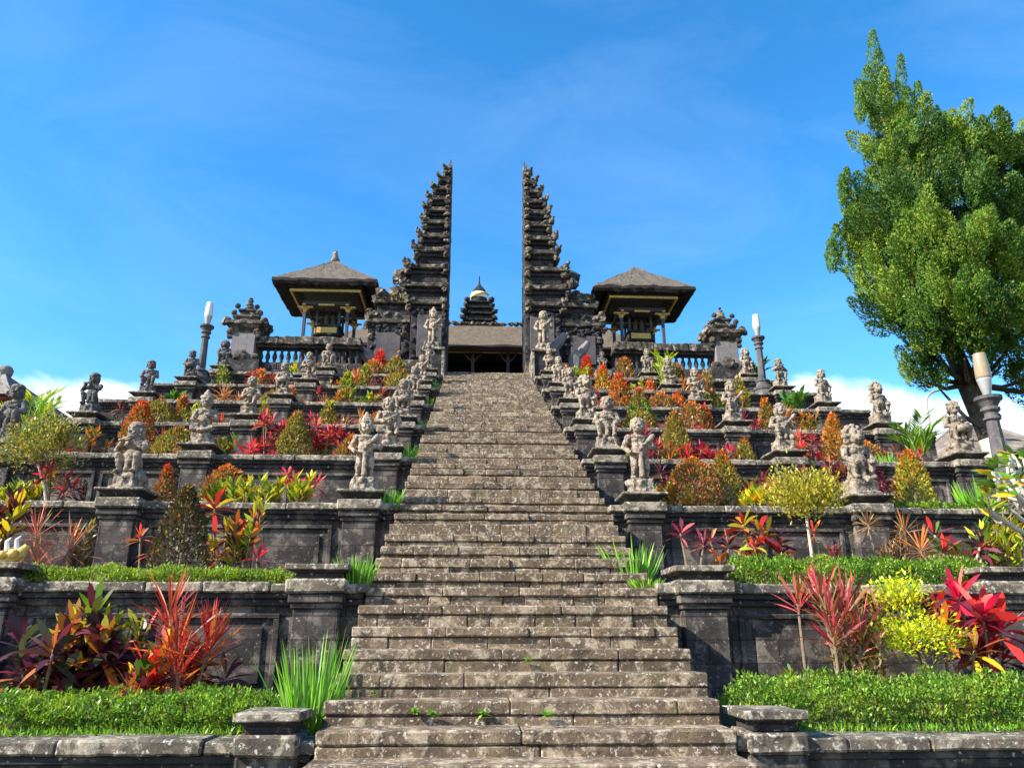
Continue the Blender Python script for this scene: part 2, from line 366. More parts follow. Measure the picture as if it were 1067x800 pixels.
# ------------------------------------------------------------------ ground
def make_ground():
    xs = sorted(set([-2500, -800, -300, -120, -60, -40, -30, -24, -20, -17, -15, -13, -11.5, -10, -9, -5, 0, 5, 9, 10, 11.5, 13, 15, 17, 20, 24, 30, 40, 60, 120, 300, 800, 2500]))
    ys = [-2500, -800, -300, -100, -40, -15, -5, 0, 3, 5.5, 7, 9, 11, 13, 15, 17, 19, 21, 23, 25, 27, 32, 40, 55, 75, 110, 200, 400, 900, 2600]
    def h(x, y):
        r = min(max((y - 6) * 0.49, 0), 10.2) - 0.0
        fall = 1.0 if abs(x) < 9.5 else max(0.0, 1 - (abs(x) - 9.5) / 5.0)
        right = 0.55 * max(0.0, 1 - max(0, abs(x - 14) - 5) / 10) if x > 4 else 0.0
        back = 1.0 if y < 55 else max(0.0, 1 - (y - 55) / 60)
        z = max(0, (r - 2.0)) * max(fall, right) * back
        return z + (0.12 * noise.noise((x * .3, y * .3, 0)) if z > 0.3 else 0) - 0.01
    v = [(x, y, h(x, y)) for y in ys for x in xs]; n = len(xs)
    f = [(j * n + i, j * n + i + 1, (j + 1) * n + i + 1, (j + 1) * n + i) for j in range(len(ys) - 1) for i in range(n - 1)]
    me = bpy.data.meshes.new('ground'); me.from_pydata(v, [], f); me.update(); link('ground', me, M['terrain'], kind='structure')
    b = MB()
    y = -6.0
    while y < 4.0:
        x = -6.0
        while x < 6.0:
            w = random.uniform(.5, .9); b.rbox(x, x + w - .012, y, y + .588, -0.1, 0.012 + random.uniform(-.004, .006), 0.01, 0.004, 0.3); x += w
        y += 0.6
    b.build('pavement', M['paving'], kind='structure')
make_ground()

# ------------------------------------------------------------------ the stair
def make_stairs():
    t = thing('stone_staircase', 'long steep flight of worn lichened stone steps rising to the split gate', 'staircase', (0, 4.2, 0))
    edges = [(4.20, .150), (4.54, .31), (4.88, .48), (5.23, .655), (5.58, .83), (5.94, 1.0), (6.30, 1.175), (6.66, 1.35), (7.03, 1.535), (7.45, 1.73), (7.86, 1.935), (8.27, 2.13), (8.64, 2.315), (9.0, 2.5)]
    n = 45
    for i in range(1, n + 1): edges.append((9.0 + 17.6 * i / n + random.uniform(-.02, .02), 2.5 + 8.45 * i / n + random.uniform(-.008, .008)))
    core = MB(); prev = 0.0
    for i, (y, z) in enumerate(edges):
        yn = edges[i + 1][0] if i + 1 < len(edges) else y + 1.5
        core.box(-1.46, 1.46, y + 0.06, yn + 0.06, -0.05, z - 0.05)
        b = MB(); rise = z - prev
        two = i > 7 and random.random() < 0.75 or i < 4
        near = i < 12
        wl = -1.5 - random.uniform(0, .035); wr = 1.5 + random.uniform(0, .035)
        zc = z - (random.uniform(.085, .11) if two or near else rise)
        def course(z0, z1, yf, lo, hi, jy):
            x = wl
            while x < wr - 0.02:
                w = random.uniform(lo, hi)
                if wr - x - w < 0.22: w = wr - x
                b.rbox(x + .0015, x + w - .0015, yf + random.uniform(-jy, jy), yn + 0.12, z0 + .002, z1 + random.uniform(-.005, .003), random.uniform(.007, .016), 0.009 if not near else 0.004, 0.07 if near else 0.13, 6.0)
                x += w
        if near and i not in (9, 10, 11):
            course(zc, z, y, 1.0, 2.4, .003); course(prev - .03, zc, y + .012, .8, 1.9, .003)
        elif two or near:
            course(zc, z, y, .3, .95, .014); course(prev - .03, zc, y + .022, .18, .6, .012)
        else:
            course(prev - .03, z, y, .3, .9, .014)
        st = b.build('step', M['step'], t)
        prev = z
    core.build('stair_core', M['moulding'], t)
    return edges
EDGES = make_stairs()

# ------------------------------------------------------------------ terrace walls
def pedestal(b_cap, b_thr, x, y, zc, w=0.31, d=0.31, low=False):
    """the block, flaring throat and thin slab on top of each post"""
    b_cap.rbox(x - w, x + w, y - d, y + d, zc - .115, zc + .03, .02, .010, .12)
    if low:
        b_thr.rbox(x - w * .74, x + w * .74, y - d * .74, y + d * .74, zc + .031, zc + .085, .008, .004, .2); b_thr.frustum(x, y, zc + .086, zc + .115, w * .74, d * .74, w * .9, d * .9)
        b_cap.rbox(x - w - .01, x + w + .01, y - d - .01, y + d + .01, zc + .115, zc + .175, .008, .005, .1); return
    b_thr.frustum(x, y, zc + .03, zc + .125, w * .62, d * .62, w * .98, d * .98)
    b_cap.rbox(x - w - .02, x + w + .02, y - d - .02, y + d + .02, zc + .125, zc + .165, .012, .007, .12)

def make_wall(k, s):
    side = 'left' if s < 0 else 'right'
    y0, zc = YK[k], ZK[k]; zb = (ZK[k - 1] - 0.25) if k else -0.05
    lab = f'dark stone retaining wall of the {ORD[k]} terrace, {side} of the stairs'
    t = thing('terrace_wall', lab, 'retaining wall', (s * 5.0, y0 + .2, zb), 'retaining walls of the stepped terraces')
    def X(a, c): return (s * a, s * c) if s > 0 else (s * c, s * a)
    yn = (YK[k + 1] + .2) if k < 7 else 26.3
    xi, xe = 1.545, XE[k]
    b = MB(); x0, x1 = X(xi, xe); b.box(x0, x1, y0 + .14, yn, zb, zc - .1); b.build('wall_body', M['wall'], t)
    # stepped mouldings under the cap and a plinth course
    m = MB()
    posts = [p for p in XP if p < xe] + ([11.9] if xe > 12 else [])
    if k == 0: posts = [1.84 if s < 0 else 1.80]
    m.rbox(*X(xi, xe), y0 + .045, y0 + .2, zc - .155, zc - .102, .008, .004, .4)
    m.rbox(*X(xi, xe), y0 + .09, y0 + .2, zc - .225, zc - .157, .008, .004, .4)
    m.rbox(*X(xi, xe), y0 + .075, y0 + .2, zb, zb + .30 if k else .25, .01, .004, .4)
    m.build('moulding', M['moulding'], t)
    # cap in separate slabs with open joints
    c = MB(); x = xi - .045
    while x < xe - .05:
        w = random.uniform(.55, 1.1)
        if xe - x - w < .3: w = xe - x
        a, e = X(x + .003, x + w - .003); c.rbox(a, e, y0 + random.uniform(-.012, .012), y0 + .42, zc - .1, zc + random.uniform(-.012, .008), .016, .010, .10, 6.0); x += w
    c.build('wall_cap', M['cap'], t)
    # raised frames round the sunk panels
    if k:
        p = MB(); zt = zc - .30; zlo = zb + .36; ed = [xi] + posts + [xe]
        for a, e in zip(ed[1:], ed[2:]):
            a += .34; e -= .34
            if e - a < .8: continue
            n = 2 if e - a > 1.8 else 1
            for q in range(n):
                u = a + (e - a) * q / n + .04; v = a + (e - a) * (q + 1) / n - .04
                for bx in ((u, v, zt - .05, zt), (u, v, zlo, zlo + .05), (u, u + .06, zlo + .05, zt - .05), (v - .06, v, zlo + .05, zt - .05)):
                    p.rbox(*X(bx[0], bx[1]), y0 + .10, y0 + .15, bx[2], bx[3], .008, .003, .3)
                p.rbox(*X(u + .16, v - .16), y0 + .115, y0 + .15, zlo + .14, zt - .14, .012, .003, .3)
        if p.v: p.build('panel_frame', M['wall'], t)
    for q in posts:
        pm = MB(); x = s * q
        if k == 0:
            pm.rbox(x - .22, x + .22, y0 - .02, y0 + .34, -.05, zc - .1, .02, .006, .2)
        else:
            pm.rbox(x - .23, x + .23, y0 - .02, y0 + .16, zb + .31, zc - .26, .012, .004, .2)
            pm.rbox(x - .27, x + .27, y0 - .05, y0 + .16, zb + .0, zb + .31, .015, .005, .2)
            pm.rbox(x - .25, x + .25, y0 - .045, y0 + .16, zc - .258, zc - .205, .01, .004, .2)
            pm.rbox(x - .28, x + .28, y0 - .075, y0 + .16, zc - .203, zc - .117, .012, .005, .2)
        pr = pm.build('pier', M['wall'], t)
        bc, bt = MB(), MB(); pedestal(bc, bt, x, y0 + .2, zc + .005, *((.225, .27) if k == 0 else (.31, .31)), low=k < 2)
        bc.build('capstone', M['cap'], pr); bt.build('throat', M['moulding'], pr)
    # bed of soil behind the cap
    v = []; f = []; nx = int((xe - xi) / .35); ny = 7; ya, yb = y0 + .40, yn - .04
    for j in range(ny + 1):
        for i in range(nx + 1):
            xx = s * (xi + .02 + (xe - xi - .06) * i / nx); yy = ya + (yb - ya) * j / ny
            v.append((xx, yy, zc - .05 + .035 * noise.noise((xx * 2.1, yy * 2.1, k)) + .03 * j / ny))
    for j in range(ny):
        for i in range(nx):
            a = j * (nx + 1) + i; q = (a, a + 1, a + nx + 2, a + nx + 1); f.append(q if s > 0 else q[::-1])
    me = bpy.data.meshes.new('planting_bed'); me.from_pydata(v, [], f); me.update(); link('planting_bed', me, M['soil'], kind='structure')
for k in range(8):
    for s in (-1, 1): make_wall(k, s)
pb = MB(); 
for s in (-1, 1):
    x0, x1 = sorted((s * 1.6, s * 9.75)); pb.box(x0, x1, 26.25, 58, 4.0, PLAT - .02)
pb.box(-1.6, 1.6, 27.9, 58, 4.0, PLAT - .02)
pb.build('temple_platform', M['paving'], kind='structure')
# ------------------------------------------------------------------ split gate
def make_gate(s):
    side = 'left' if s < 0 else 'right'
    t = thing('split_gate', f'{side} half of the tall dark tiered stone split gate at the top of the stairs', 'temple gate', (s * 2.6, 28.2, PLAT), 'halves of the split gate')
    XI = 1.57 if s < 0 else 1.43; Y0 = 27.2
    def bx(m, a, c, y0, y1, z0, z1, ch=.02, amp=.012, seg=.2):
        x0, x1 = sorted((s * (XI + a), s * (XI + c))); m.rbox(x0, x1, y0, y1, z0, z1, ch, amp, seg, 4.0)
    m = MB()
    bx(m, .0, 1.85, Y0 - .18, Y0 + 2.1, PLAT - .02, PLAT + .30); bx(m, .0, 1.72, Y0 - .10, Y0 + 2.05, PLAT + .302, PLAT + .62)
    m.build('gate_base', M['gate_trim'], t)
    m = MB(); bx(m, .0, 1.38, Y0, Y0 + 1.95, PLAT + .622, 13.62, .02, .012)
    for q in range(26):
        a_, z_ = (random.choice((.08, 1.26)), random.uniform(PLAT + .7, 13.6)) if q < 16 else (random.uniform(.1, 1.3), random.uniform(13.3, 13.6))
        m.blob((s * (XI + max(.12, a_)), Y0 - .02, z_), (random.uniform(.07, .12), .07, random.uniform(.07, .13)), .45, 9, 2, q)
    m.build('gate_body', M['gate'], t)
    m = MB(); bx(m, .18, 1.12, Y0 - .07, Y0 - .003, PLAT + .75, 13.45, .015, .006); m.build('front_panel', M['gate_panel'], t)
    tiers = [(14.03, 1.62, .00), (14.77, 1.84, .05), (15.56, 1.74, .10), (16.32, 1.42, .16), (16.94, 1.30, .22), (17.57, 1.17, .28), (18.14, 1.10, .34), (18.65, .98, .40), (19.10, .80, .46), (19.52, .58, .54), (19.92, .34, .64)]
    zprev = 13.622
    PY = (314, 296, 277, 259, 244.5, 230, 217, 205.5, 195, 185, 176)
    tiers = [(at(469, py, Y0 + q[2] - .14).z, q[1], q[2]) for py, q in zip(PY, tiers)]
    for i, (z, w, ins) in enumerate(tiers):
        b = MB(); yf = Y0 + ins; yb = Y0 + 1.95 - ins * .9; th = min(.16, (z - zprev) * .4)
        if z - zprev > .35: bx(b, .0, w - .26 * min(1, w), yf + .06, yb - .05, zprev, z - th - .14)
        bx(b, .0, w - .12 * min(1, w), yf - .02, yb, z - th - .139, z - th - .002)
        tb = b.build('tier', M['gate'], t)
        c = MB(); bx(c, .0, w - .02, yf - .14, yb + .1, z - th, z, .03, .025, .12)
        c.v = [(q[0], q[1], q[2] + .17 * min(1, w) * ((2 * (abs(q[0]) - XI) / w - 1) ** 2 - .55) * (1 if q[2] > z - th * .5 else .6)) for q in c.v]
        o = c; k = .55 + .45 * min(1, w / 1.4)
        ym = yf - .10
        def bl(a, y, zz, r, sd): o.blob((s * (XI + a), y, zz), (r[0] * random.uniform(.85, 1.2), r[1], r[2] * random.uniform(.85, 1.2)), .42, 8.0, 2, sd)
        bl(w - .09 * k, ym, z + .08 * k, (.14 * k, .12, .15 * k), i)                           # upturned outer corner
        bl(w - .0 * k, ym - .03, z + .24 * k, (.07 * k, .08, .11 * k), i + 1); bl(w - .30 * k, ym, z + .05 * k, (.10 * k, .09, .09 * k), i + 7)
        bl(w - .16 * k, ym + .02, z - .27 * k, (.13 * k, .12, .12 * k), i + 2)
        bl(.14 * k, ym, z + .03, (.135 * k, .11, .11 * k), i + 3); bl(.13 * k, ym + .02, z - .24 * k, (.12 * k, .12, .11 * k), i + 4)
        for q in range(3): bl(w * (.3 + .2 * q), ym + .01, z + .01, (.09, .06, .045), i + 5 + q)
        bl(w - .08, yf + .8, z + .06, (.14 * k, .2, .16 * k), i + 9); bl(w - .10, yb - .1, z + .05, (.14 * k, .16, .16 * k), i + 10)
        if i in (1, 2): bl(w + .08, yf + .3, z - .25, (.30, .3, .30), i + 12); bl(w + .2, yf + .2, z - .52, (.2, .2, .2), i + 14)
        if i in (9, 10): bl(w * .7, yf + .2, z + .1, (.14, .16, .17), i + 3)
        c.build('cornice', M['gate_trim'], tb)
        zprev = z + .001
    m = MB(); zf = at(469, 166, Y0 + .9).z; bx(m, .0, .14, Y0 + .72, Y0 + 1.3, zprev, zf - .3); m.frustum(s * (XI + .07), Y0 + .95, zf - .32, zf, .06, .08, .015, .02); m.build('finial', M['gate_trim'], t)
    # the lower shoulder beside it
    wg = MB(); yw = Y0 + .16
    bx(wg, 1.389, 3.08, yw - .12, yw - .003, PLAT - .02, PLAT + .45, .02, .02)
    bx(wg, 1.386, 3.0, yw, yw + 1.5, PLAT - .02, 13.12); bx(wg, 1.40, 2.72, yw + .1, yw + 1.4, 13.46, 13.95)
    for q in range(34):
        a_, z_ = (random.choice((1.6, 2.88)) + random.uniform(-.1, .1), random.uniform(PLAT + .5, 13.1)) if q < 18 else (random.uniform(1.5, 2.9), random.uniform(12.75, 13.1))
        wg.blob((s * (XI + a_), yw - .02, z_), (random.uniform(.08, .14), .08, random.uniform(.07, .13)), .45, 9, 2, q)
    wing = wg.build('wing', M['gate'], t)
    c = MB(); bx(c, 1.39, 3.12, yw - .12, yw + 1.6, 13.121, 13.28, .03, .03, .12); bx(c, 1.40, 3.0, yw - .05, yw + 1.52, 13.281, 13.459, .03, .03, .12); bx(c, 1.41, 2.86, yw - .04, yw + 1.5, 13.951, 14.12, .03, .03, .12)
    p = MB(); bx(p, 1.75, 2.72, yw - .06, yw - .003, PLAT + .62, 12.75, .015, .006); p.build('wing_panel', M['gate_panel'], wing)
    o = c
    for a, zz, r in ((3.02, 13.42, .17), (3.06, 13.0, .15), (2.98, 13.62, .12), (2.75, 14.2, .19), (2.55, 14.42, .22), (2.2, 14.35, .24), (1.85, 14.28, .2), (1.6, 14.2, .16), (2.3, 13.5, .13), (1.9, 13.48, .12), (2.75, 13.5, .14), (2.9, 12.6, .14), (1.6, 12.7, .15), (2.9, 11.5, .15)):
        o.blob((s * (XI + a), yw - .02 + .3 * random.random() * (zz > 14), zz), (r, r * .9, r), .42, 8.0, 2, a * 3 + zz)
    c.build('wing_cornice', M['gate_trim'], wing)
for s in (-1, 1): make_gate(s)

def make_gate_plants():
    t = thing('fern_clump', 'small ferny weeds sprouting on the left shoulder of the split gate', 'weeds', (-3.7, 27.3, 14.1))
    lv = Leaves(); n = 160
    p = np.stack([rng.uniform(-4.2, -3.1, n), rng.uniform(27.2, 27.9, n), rng.uniform(14.0, 14.3, n)], 1)
    lv.add(p, dirs(n, .5), rng.uniform(.12, .3, n), .05, pal(n, [G_OLIVE, YELG, RUST, G_MID]), .2, 2); lv.build('foliage', t)
make_gate_plants()

# cheek walls and guardian pedestals at the head of the stair
for s in (-1, 1):
    side = 'left' if s < 0 else 'right'
    t = thing('guardian_pedestal', f'tall pale edged pedestal under the gate guardian, {side} of the top steps', 'pedestal', (s * 1.95, 26.0, 10.0), 'pedestals at the head of the stairs')
    m = MB(); x0, x1 = sorted((s * 1.66, s * 2.36)); m.rbox(x0, x1, 25.62, 26.5, 9.9, 11.40, .012, .004, .2); m.build('block', M['gate'], t)
    m = MB(); x0, x1 = sorted((s * 1.545, s * 2.42)); m.rbox(x0, x1, 25.52, 26.56, 11.402, 11.50, .015, .008, .15); x0, x1 = sorted((s * 1.545, s * 1.655)); m.rbox(x0, x1, 25.55, 27.15, 9.9, 11.398, .015, .006, .2)
    m.build('border', M['cap'], t)
for i, (px, py, s, lb) in enumerate(((583, 357, 1, 'pale curled stone scroll on the right of the right guardian'), (607, 366, 1, 'pale curled stone scroll below the right shoulder of the gate'), (382, 372, -1, 'grey curled stone scroll at the inner end of the left balustrade'))):
    p = at(px, py, 26.5); t = thing('stone_scroll', lb, 'carved stone', (p.x, p.y, PLAT - .1))
    m = MB(); zz = p.z
    pts = [(p.x - s * .35, 26.5, PLAT - .1), (p.x - s * .28, 26.5, zz - .25), (p.x - s * .02, 26.45, zz), (p.x + s * .16, 26.42, zz + .25)]
    m.tube(pts, [.26, .25, .20, .13], 8); m.blob(pts[-1], (.13, .13, .14), .15); m.build('scroll', M['panel'], t)

# ------------------------------------------------------------------ balustrades and corner pillars
def make_balustrade(s):
    side = 'left' if s < 0 else 'right'
    t = thing('balustrade', f'dark stone balustrade with a mossy rail below the {side} pavilion', 'balustrade', (s * 6.3, 26, 9.7), 'balustrades of the upper platform')
    def bx(m, a, c, *r, **k): x0, x1 = sorted((s * a, s * c)); m.rbox(x0, x1, *r, **k)
    b = MB(); x = 2.5
    for zz0, zz1, yf in ((9.70, 10.28, 25.86), (10.282, 10.64, 25.76), (10.642, 10.88, 25.82)):
        x = 2.45
        while x < 8.2:
            w = random.uniform(.35, .8); bx(b, x, min(x + w - .006, 8.25), yf + random.uniform(-.02, .02), 26.24, zz0, zz1 - .004, ch=.025, amp=.02, seg=.12); x += w
    b.build('base_course', M['moulding'], t)
    r = MB(); x = 4.55
    bx(r, 4.5, 8.22, 25.92, 26.2, 10.88, 10.96, ch=.01); bx(r, 4.5, 8.22, 25.86, 26.26, 11.50, 11.60, ch=.015)
    r.build('rail', M['moulding'], t)
    c = MB()
    while x < 8.2:
        w = random.uniform(1.2, 2.2); bx(c, x, min(x + w - .003, 8.26), 25.76, 26.36, 11.602, 11.90 + random.uniform(-.02, .02), ch=.03, amp=.035, seg=.08); x += w
    c.build('coping', M['gate_trim'], t)
    n = 15
    for i in range(n):
        xx = s * (4.7 + 3.4 * i / (n - 1)); m = MB()
        m.lathe(xx, 26.06, [(.075, 10.962), (.075, 11.0), (.045, 11.04), (.085, 11.16), (.09, 11.22), (.05, 11.36), (.045, 11.40), (.075, 11.44), (.075, 11.498)], 8); m.build('baluster', M['moulding'], t, smooth=True)
for s in (-1, 1): make_balustrade(s)

def make_corner(s):
    side = 'left' if s < 0 else 'right'
    X = s * 8.68; Y = 26.1
    t = thing('corner_pillar', f'carved stone corner pillar with a spiky crown at the outer end of the {side} balustrade', 'pillar', (X, Y, 9.7), 'corner pillars of the upper platform')
    b = MB()
    b.rbox(X - .82, X + .82, Y - .62, Y + .6, 9.7, 10.45, .03, .02, .15); b.rbox(X - .7, X + .7, Y - .52, Y + .5, 10.452, 10.95, .03, .02, .15)
    b.build('base', M['moulding'], t)
    h = MB(); h.rbox(X - .42, X + .42, Y - .4, Y + .4, 10.952, 12.0, .02, .008, .2); h.build('shaft', M['panel'], t)
    c = MB()
    c.frustum(X, Y, 12.0, 12.25, .38, .36, .56, .5); c.rbox(X - .66, X + .66, Y - .58, Y + .58, 12.251, 12.40, .03, .025, .12)
    c.frustum(X, Y, 12.4, 12.56, .36, .34, .46, .42); c.rbox(X - .48, X + .48, Y - .42, Y + .42, 12.561, 12.68, .03, .02, .12)
    c.rbox(X - .27, X + .27, Y - .26, Y + .26, 12.681, 12.86, .02, .015, .12); c.rbox(X - .34, X + .34, Y - .3, Y + .3, 12.861, 12.95, .02, .015, .12)
    o = c
    for q in (-1, 1):
        for (dx, zz, r) in ((.66, 12.47, .14), (.74, 12.34, .11), (.46, 12.02, .15), (.5, 11.85, .10), (.44, 12.76, .11), (.33, 13.02, .09), (.45, 11.05, .16), (.85, 10.55, .16)):
            o.blob((X + q * dx, Y - .35, zz), (r, r, r), .25, 5.5, 2, dx + q); o.blob((X + q * dx, Y + .3, zz), (r, r, r), .25, 5.5, 1, dx + q + 3)
    for (dz, r) in ((13.0, .2), (13.16, .15), (13.32, .1), (13.44, .06)): o.blob((X, Y - .05, dz), (r, r, r * .8), .25, 6, 2, dz)
    o.blob((X, Y - .45, 12.3), (.22, .12, .2), .25, 5, 2); o.blob((X, Y - .48, 11.1), (.25, .12, .22), .25, 5, 2)
    c.build('capital', M['gate_trim'], t)
for s in (-1, 1): make_corner(s)

# ------------------------------------------------------------------ thatched pavilions
def roof_mesh(m, cx, cy, hx, hy, ze, zt, zr, rx=0.0, n=22, lev=9, shag=.05, under=None):
    """hipped thatch: thick ragged eave edge, slightly sagging slopes, closed underneath"""
    def ring(t):
        ax = rx + (hx - rx) * t; ay = hy * t; pts = []
        for k in range(4):
            for i in range(n):
                u = -1 + 2 * i / n
                pts.append([(u * ax, -ay), (ax, u * ay), (-u * ax, ay), (-ax, -u * ay)][k])
        return pts
    rows = []
    for j in range(lev + 1):
        t = .03 + .97 * j / lev; z = zr + (zt - zr) * (t ** .92)
        rows.append([(cx + p[0], cy + p[1], z) for p in ring(t)])
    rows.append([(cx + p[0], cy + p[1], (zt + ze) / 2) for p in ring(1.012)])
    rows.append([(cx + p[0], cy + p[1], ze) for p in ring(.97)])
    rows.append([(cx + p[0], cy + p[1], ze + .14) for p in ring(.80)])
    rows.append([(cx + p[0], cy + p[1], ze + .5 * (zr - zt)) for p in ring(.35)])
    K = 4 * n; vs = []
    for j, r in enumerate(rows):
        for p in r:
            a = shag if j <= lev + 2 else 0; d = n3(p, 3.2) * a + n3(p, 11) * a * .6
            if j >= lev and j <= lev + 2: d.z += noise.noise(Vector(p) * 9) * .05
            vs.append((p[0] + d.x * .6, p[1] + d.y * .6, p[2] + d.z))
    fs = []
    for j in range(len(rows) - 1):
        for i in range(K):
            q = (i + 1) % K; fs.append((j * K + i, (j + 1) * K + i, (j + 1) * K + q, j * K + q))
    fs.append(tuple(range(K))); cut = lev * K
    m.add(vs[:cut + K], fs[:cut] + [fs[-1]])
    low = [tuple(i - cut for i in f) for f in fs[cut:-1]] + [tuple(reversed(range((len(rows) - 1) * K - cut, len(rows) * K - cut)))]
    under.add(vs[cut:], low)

def make_pavilion(s):
    side = 'left' if s < 0 else 'right'
    cx, cy = (-6.38, 29.08) if s < 0 else (6.22, 29.08)
    t = thing('bell_pavilion', ('left thatched bell pavilion with a stone finial on its roof' if s < 0 else 'right thatched bell pavilion with a bare pointed roof'), 'pavilion', (cx, cy, PLAT), 'thatched pavilions beside the gate')
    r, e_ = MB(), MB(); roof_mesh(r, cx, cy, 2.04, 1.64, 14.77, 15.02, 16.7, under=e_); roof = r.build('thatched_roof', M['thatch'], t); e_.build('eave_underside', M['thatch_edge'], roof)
    if s < 0:
        f = MB(); f.blob((cx, cy, 16.66), (.16, .16, .14), .2); f.blob((cx, cy, 16.80), (.12, .12, .12), .2); f.blob((cx, cy, 16.94), (.11, .09, .11), .3, 6); f.blob((cx + .04, cy, 17.05), (.07, .07, .06), .3, 6); f.build('finial', M['statue'], roof)
    g = MB(); h = 1.38
    for a, c, d, e in ((-h, h, -h, -h + .07), (-h, h, h - .07, h), (-h, -h + .07, -h + .072, h - .072), (h - .07, h, -h + .072, h - .072)):
        g.box(cx + a, cx + c, cy + d, cy + e, 14.58, 14.67)
    g.build('eave_beam', M['gold'], t)
    g = MB(); h = .94
    for a, c, d, e in ((-h, h, -h, -h + .12), (-h, h, h - .12, h), (-h, -h + .12, -h + .122, h - .122), (h - .12, h, -h + .122, h - .122)):
        g.box(cx + a, cx + c, cy + d, cy + e, 14.20, 14.36)
    g.build('tie_beam', M['dark_wood'], t)
    g = MB(); g.box(cx - 1.4, cx + 1.4, cy - 1.3, cy + 1.3, 14.9, 14.96)
    for k in range(9):
        for q in (-1, 1):
            u = -1.4 + 2.8 * k / 8; g.tube([(cx + u, cy + q * 1.45, 14.78), (cx + u * .55, cy + q * .8, 14.98)], .03, 5); g.tube([(cx + q * 1.45, cy + u, 14.78), (cx + q * .8, cy + u * .55, 14.98)], .03, 5)
    g.build('rafters', M['dark_wood'], t)
    for qx in (-1, 1):
        for qy in (-1, 1):
            p = MB(); x, y = cx + qx * .84, cy + qy * .84
            p.rbox(x - .06, x + .06, y - .06, y + .06, PLAT, 14.2, .012, .002, .5); p.rbox(x - .12, x + .12, y - .12, y + .12, PLAT, PLAT + .3, .02, .003, .2)
            po = p.build('post', M['blue_post'], t)
            b = MB(); b.frustum(x, y, 13.92, 14.06, .062, .062, .10, .10)
            for w0, z0, z1 in ((.16, 14.062, 14.11), (.30, 14.112, 14.165)): b.box(x - w0, x + w0, y - .055, y + .055, z0, z1); b.box(x - .055, x + .055, y - w0, y - .057, z0, z1); b.box(x - .055, x + .055, y + .057, y + w0, z0, z1)
            b.build('bracket', M['gold'], po)
    b = MB()
    for w, z0, z1 in ((.66, PLAT, 12.2), (.62, 12.202, 12.62), (.57, 12.622, 12.95), (.50, 12.952, 13.08), (.55, 13.082, 13.16)): b.rbox(cx - w, cx + w, cy - w, cy + w, z0, z1, .02, .006, .2)
    b.rbox(cx - .46, cx + .46, cy - .46, cy + .46, 13.162, 13.46, .015, .004, .2); b.rbox(cx - .53, cx + .53, cy - .53, cy + .53, 13.462, 13.56, .02, .004, .2)
    b.build('shrine_body', M['gate'], t)
    g = MB(); g.rbox(cx - .40, cx + .40, cy - .51, cy - .463, 13.19, 13.44, .01, .006, .08); g.rbox(cx - .51, cx - .463, cy - .40, cy + .40, 13.19, 13.44, .01, .006, .08); g.build('gilded_panel', M['gold'], t)
    f = MB()
    for qx in (-1, 1):
        for qy in (-1, 1): f.box(cx + qx * .44 - .045, cx + qx * .44 + .045, cy + qy * .44 - .045, cy + qy * .44 + .045, 13.561, 14.2)
    f.build('inner_frame', M['blue_post'], t)
    f = MB()
    for q in (-.12, .14): f.lathe(cx + q, cy - .1, [(.05, 13.6), (.085, 13.66), (.085, 14.1), (.03, 14.19)], 10)
    f.build('slit_drums', M['lamp_stone'], t)
    f = MB(); f.box(cx - .38, cx + .38, cy + .3, cy + .36, 13.561, 14.2); f.build('back_board', M['dark_wood'], t)
    g = MB(); g.rbox(cx - .32, cx + .32, cy - .97, cy - .945, 14.16, 14.24, .01, .004, .1); g.build('carved_crest', M['gold'], t)
for s in (-1, 1): make_pavilion(s)

# ------------------------------------------------------------------ hall and tower seen through the gate
def make_hall():
    pr = at(510, 339, 38.2); pe = at(510, 359, 34.2); pf = at(510, 383, 34.6)
    t = thing('temple_hall', 'long low thatched hall seen through the gap of the split gate', 'hall', (0, 37, PLAT))
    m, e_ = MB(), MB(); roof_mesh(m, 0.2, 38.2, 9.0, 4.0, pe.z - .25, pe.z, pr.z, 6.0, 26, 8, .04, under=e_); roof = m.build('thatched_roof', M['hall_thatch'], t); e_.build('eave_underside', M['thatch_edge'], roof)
    o = MB(); x = -5.8
    while x < 6.2:
        o.blob((x, 38.2, pr.z + .08), (.16, .14, random.uniform(.08, .17)), .5, 7, 2, x); x += random.uniform(.28, .4)
    o.build('ridge_ornament', M['gate_trim'], roof)
    m = MB(); m.box(-7.5, 7.9, 35.2, 41.5, PLAT, pf.z - .1); m.build('plinth', M['gate'], t)
    m = MB(); m.box(-7.2, 7.6, 38.4, 38.7, pf.z - .098, pe.z + .3); m.build('back_wall', M['dark_wood'], t)
    m = MB(); zb = at(510, 366.5, 34.9).z; m.box(-7.4, 7.8, 34.8, 34.96, zb - .06, zb + .08); m.build('beam', M['gold'], t)
    for x in (-6, -4, -2.3, -.6, 1.1, 2.8, 4.5, 6.2):
        m = MB(); m.box(x - .07, x + .07, 34.81, 34.95, PLAT, zb - .062); m.tube([(x, 34.88, zb - .6), (x - .45, 34.88, zb - .07)], .05, 5); m.tube([(x, 34.88, zb - .6), (x + .45, 34.88, zb - .07)], .05, 5); m.build('post', M['dark_wood'], t)
make_hall()

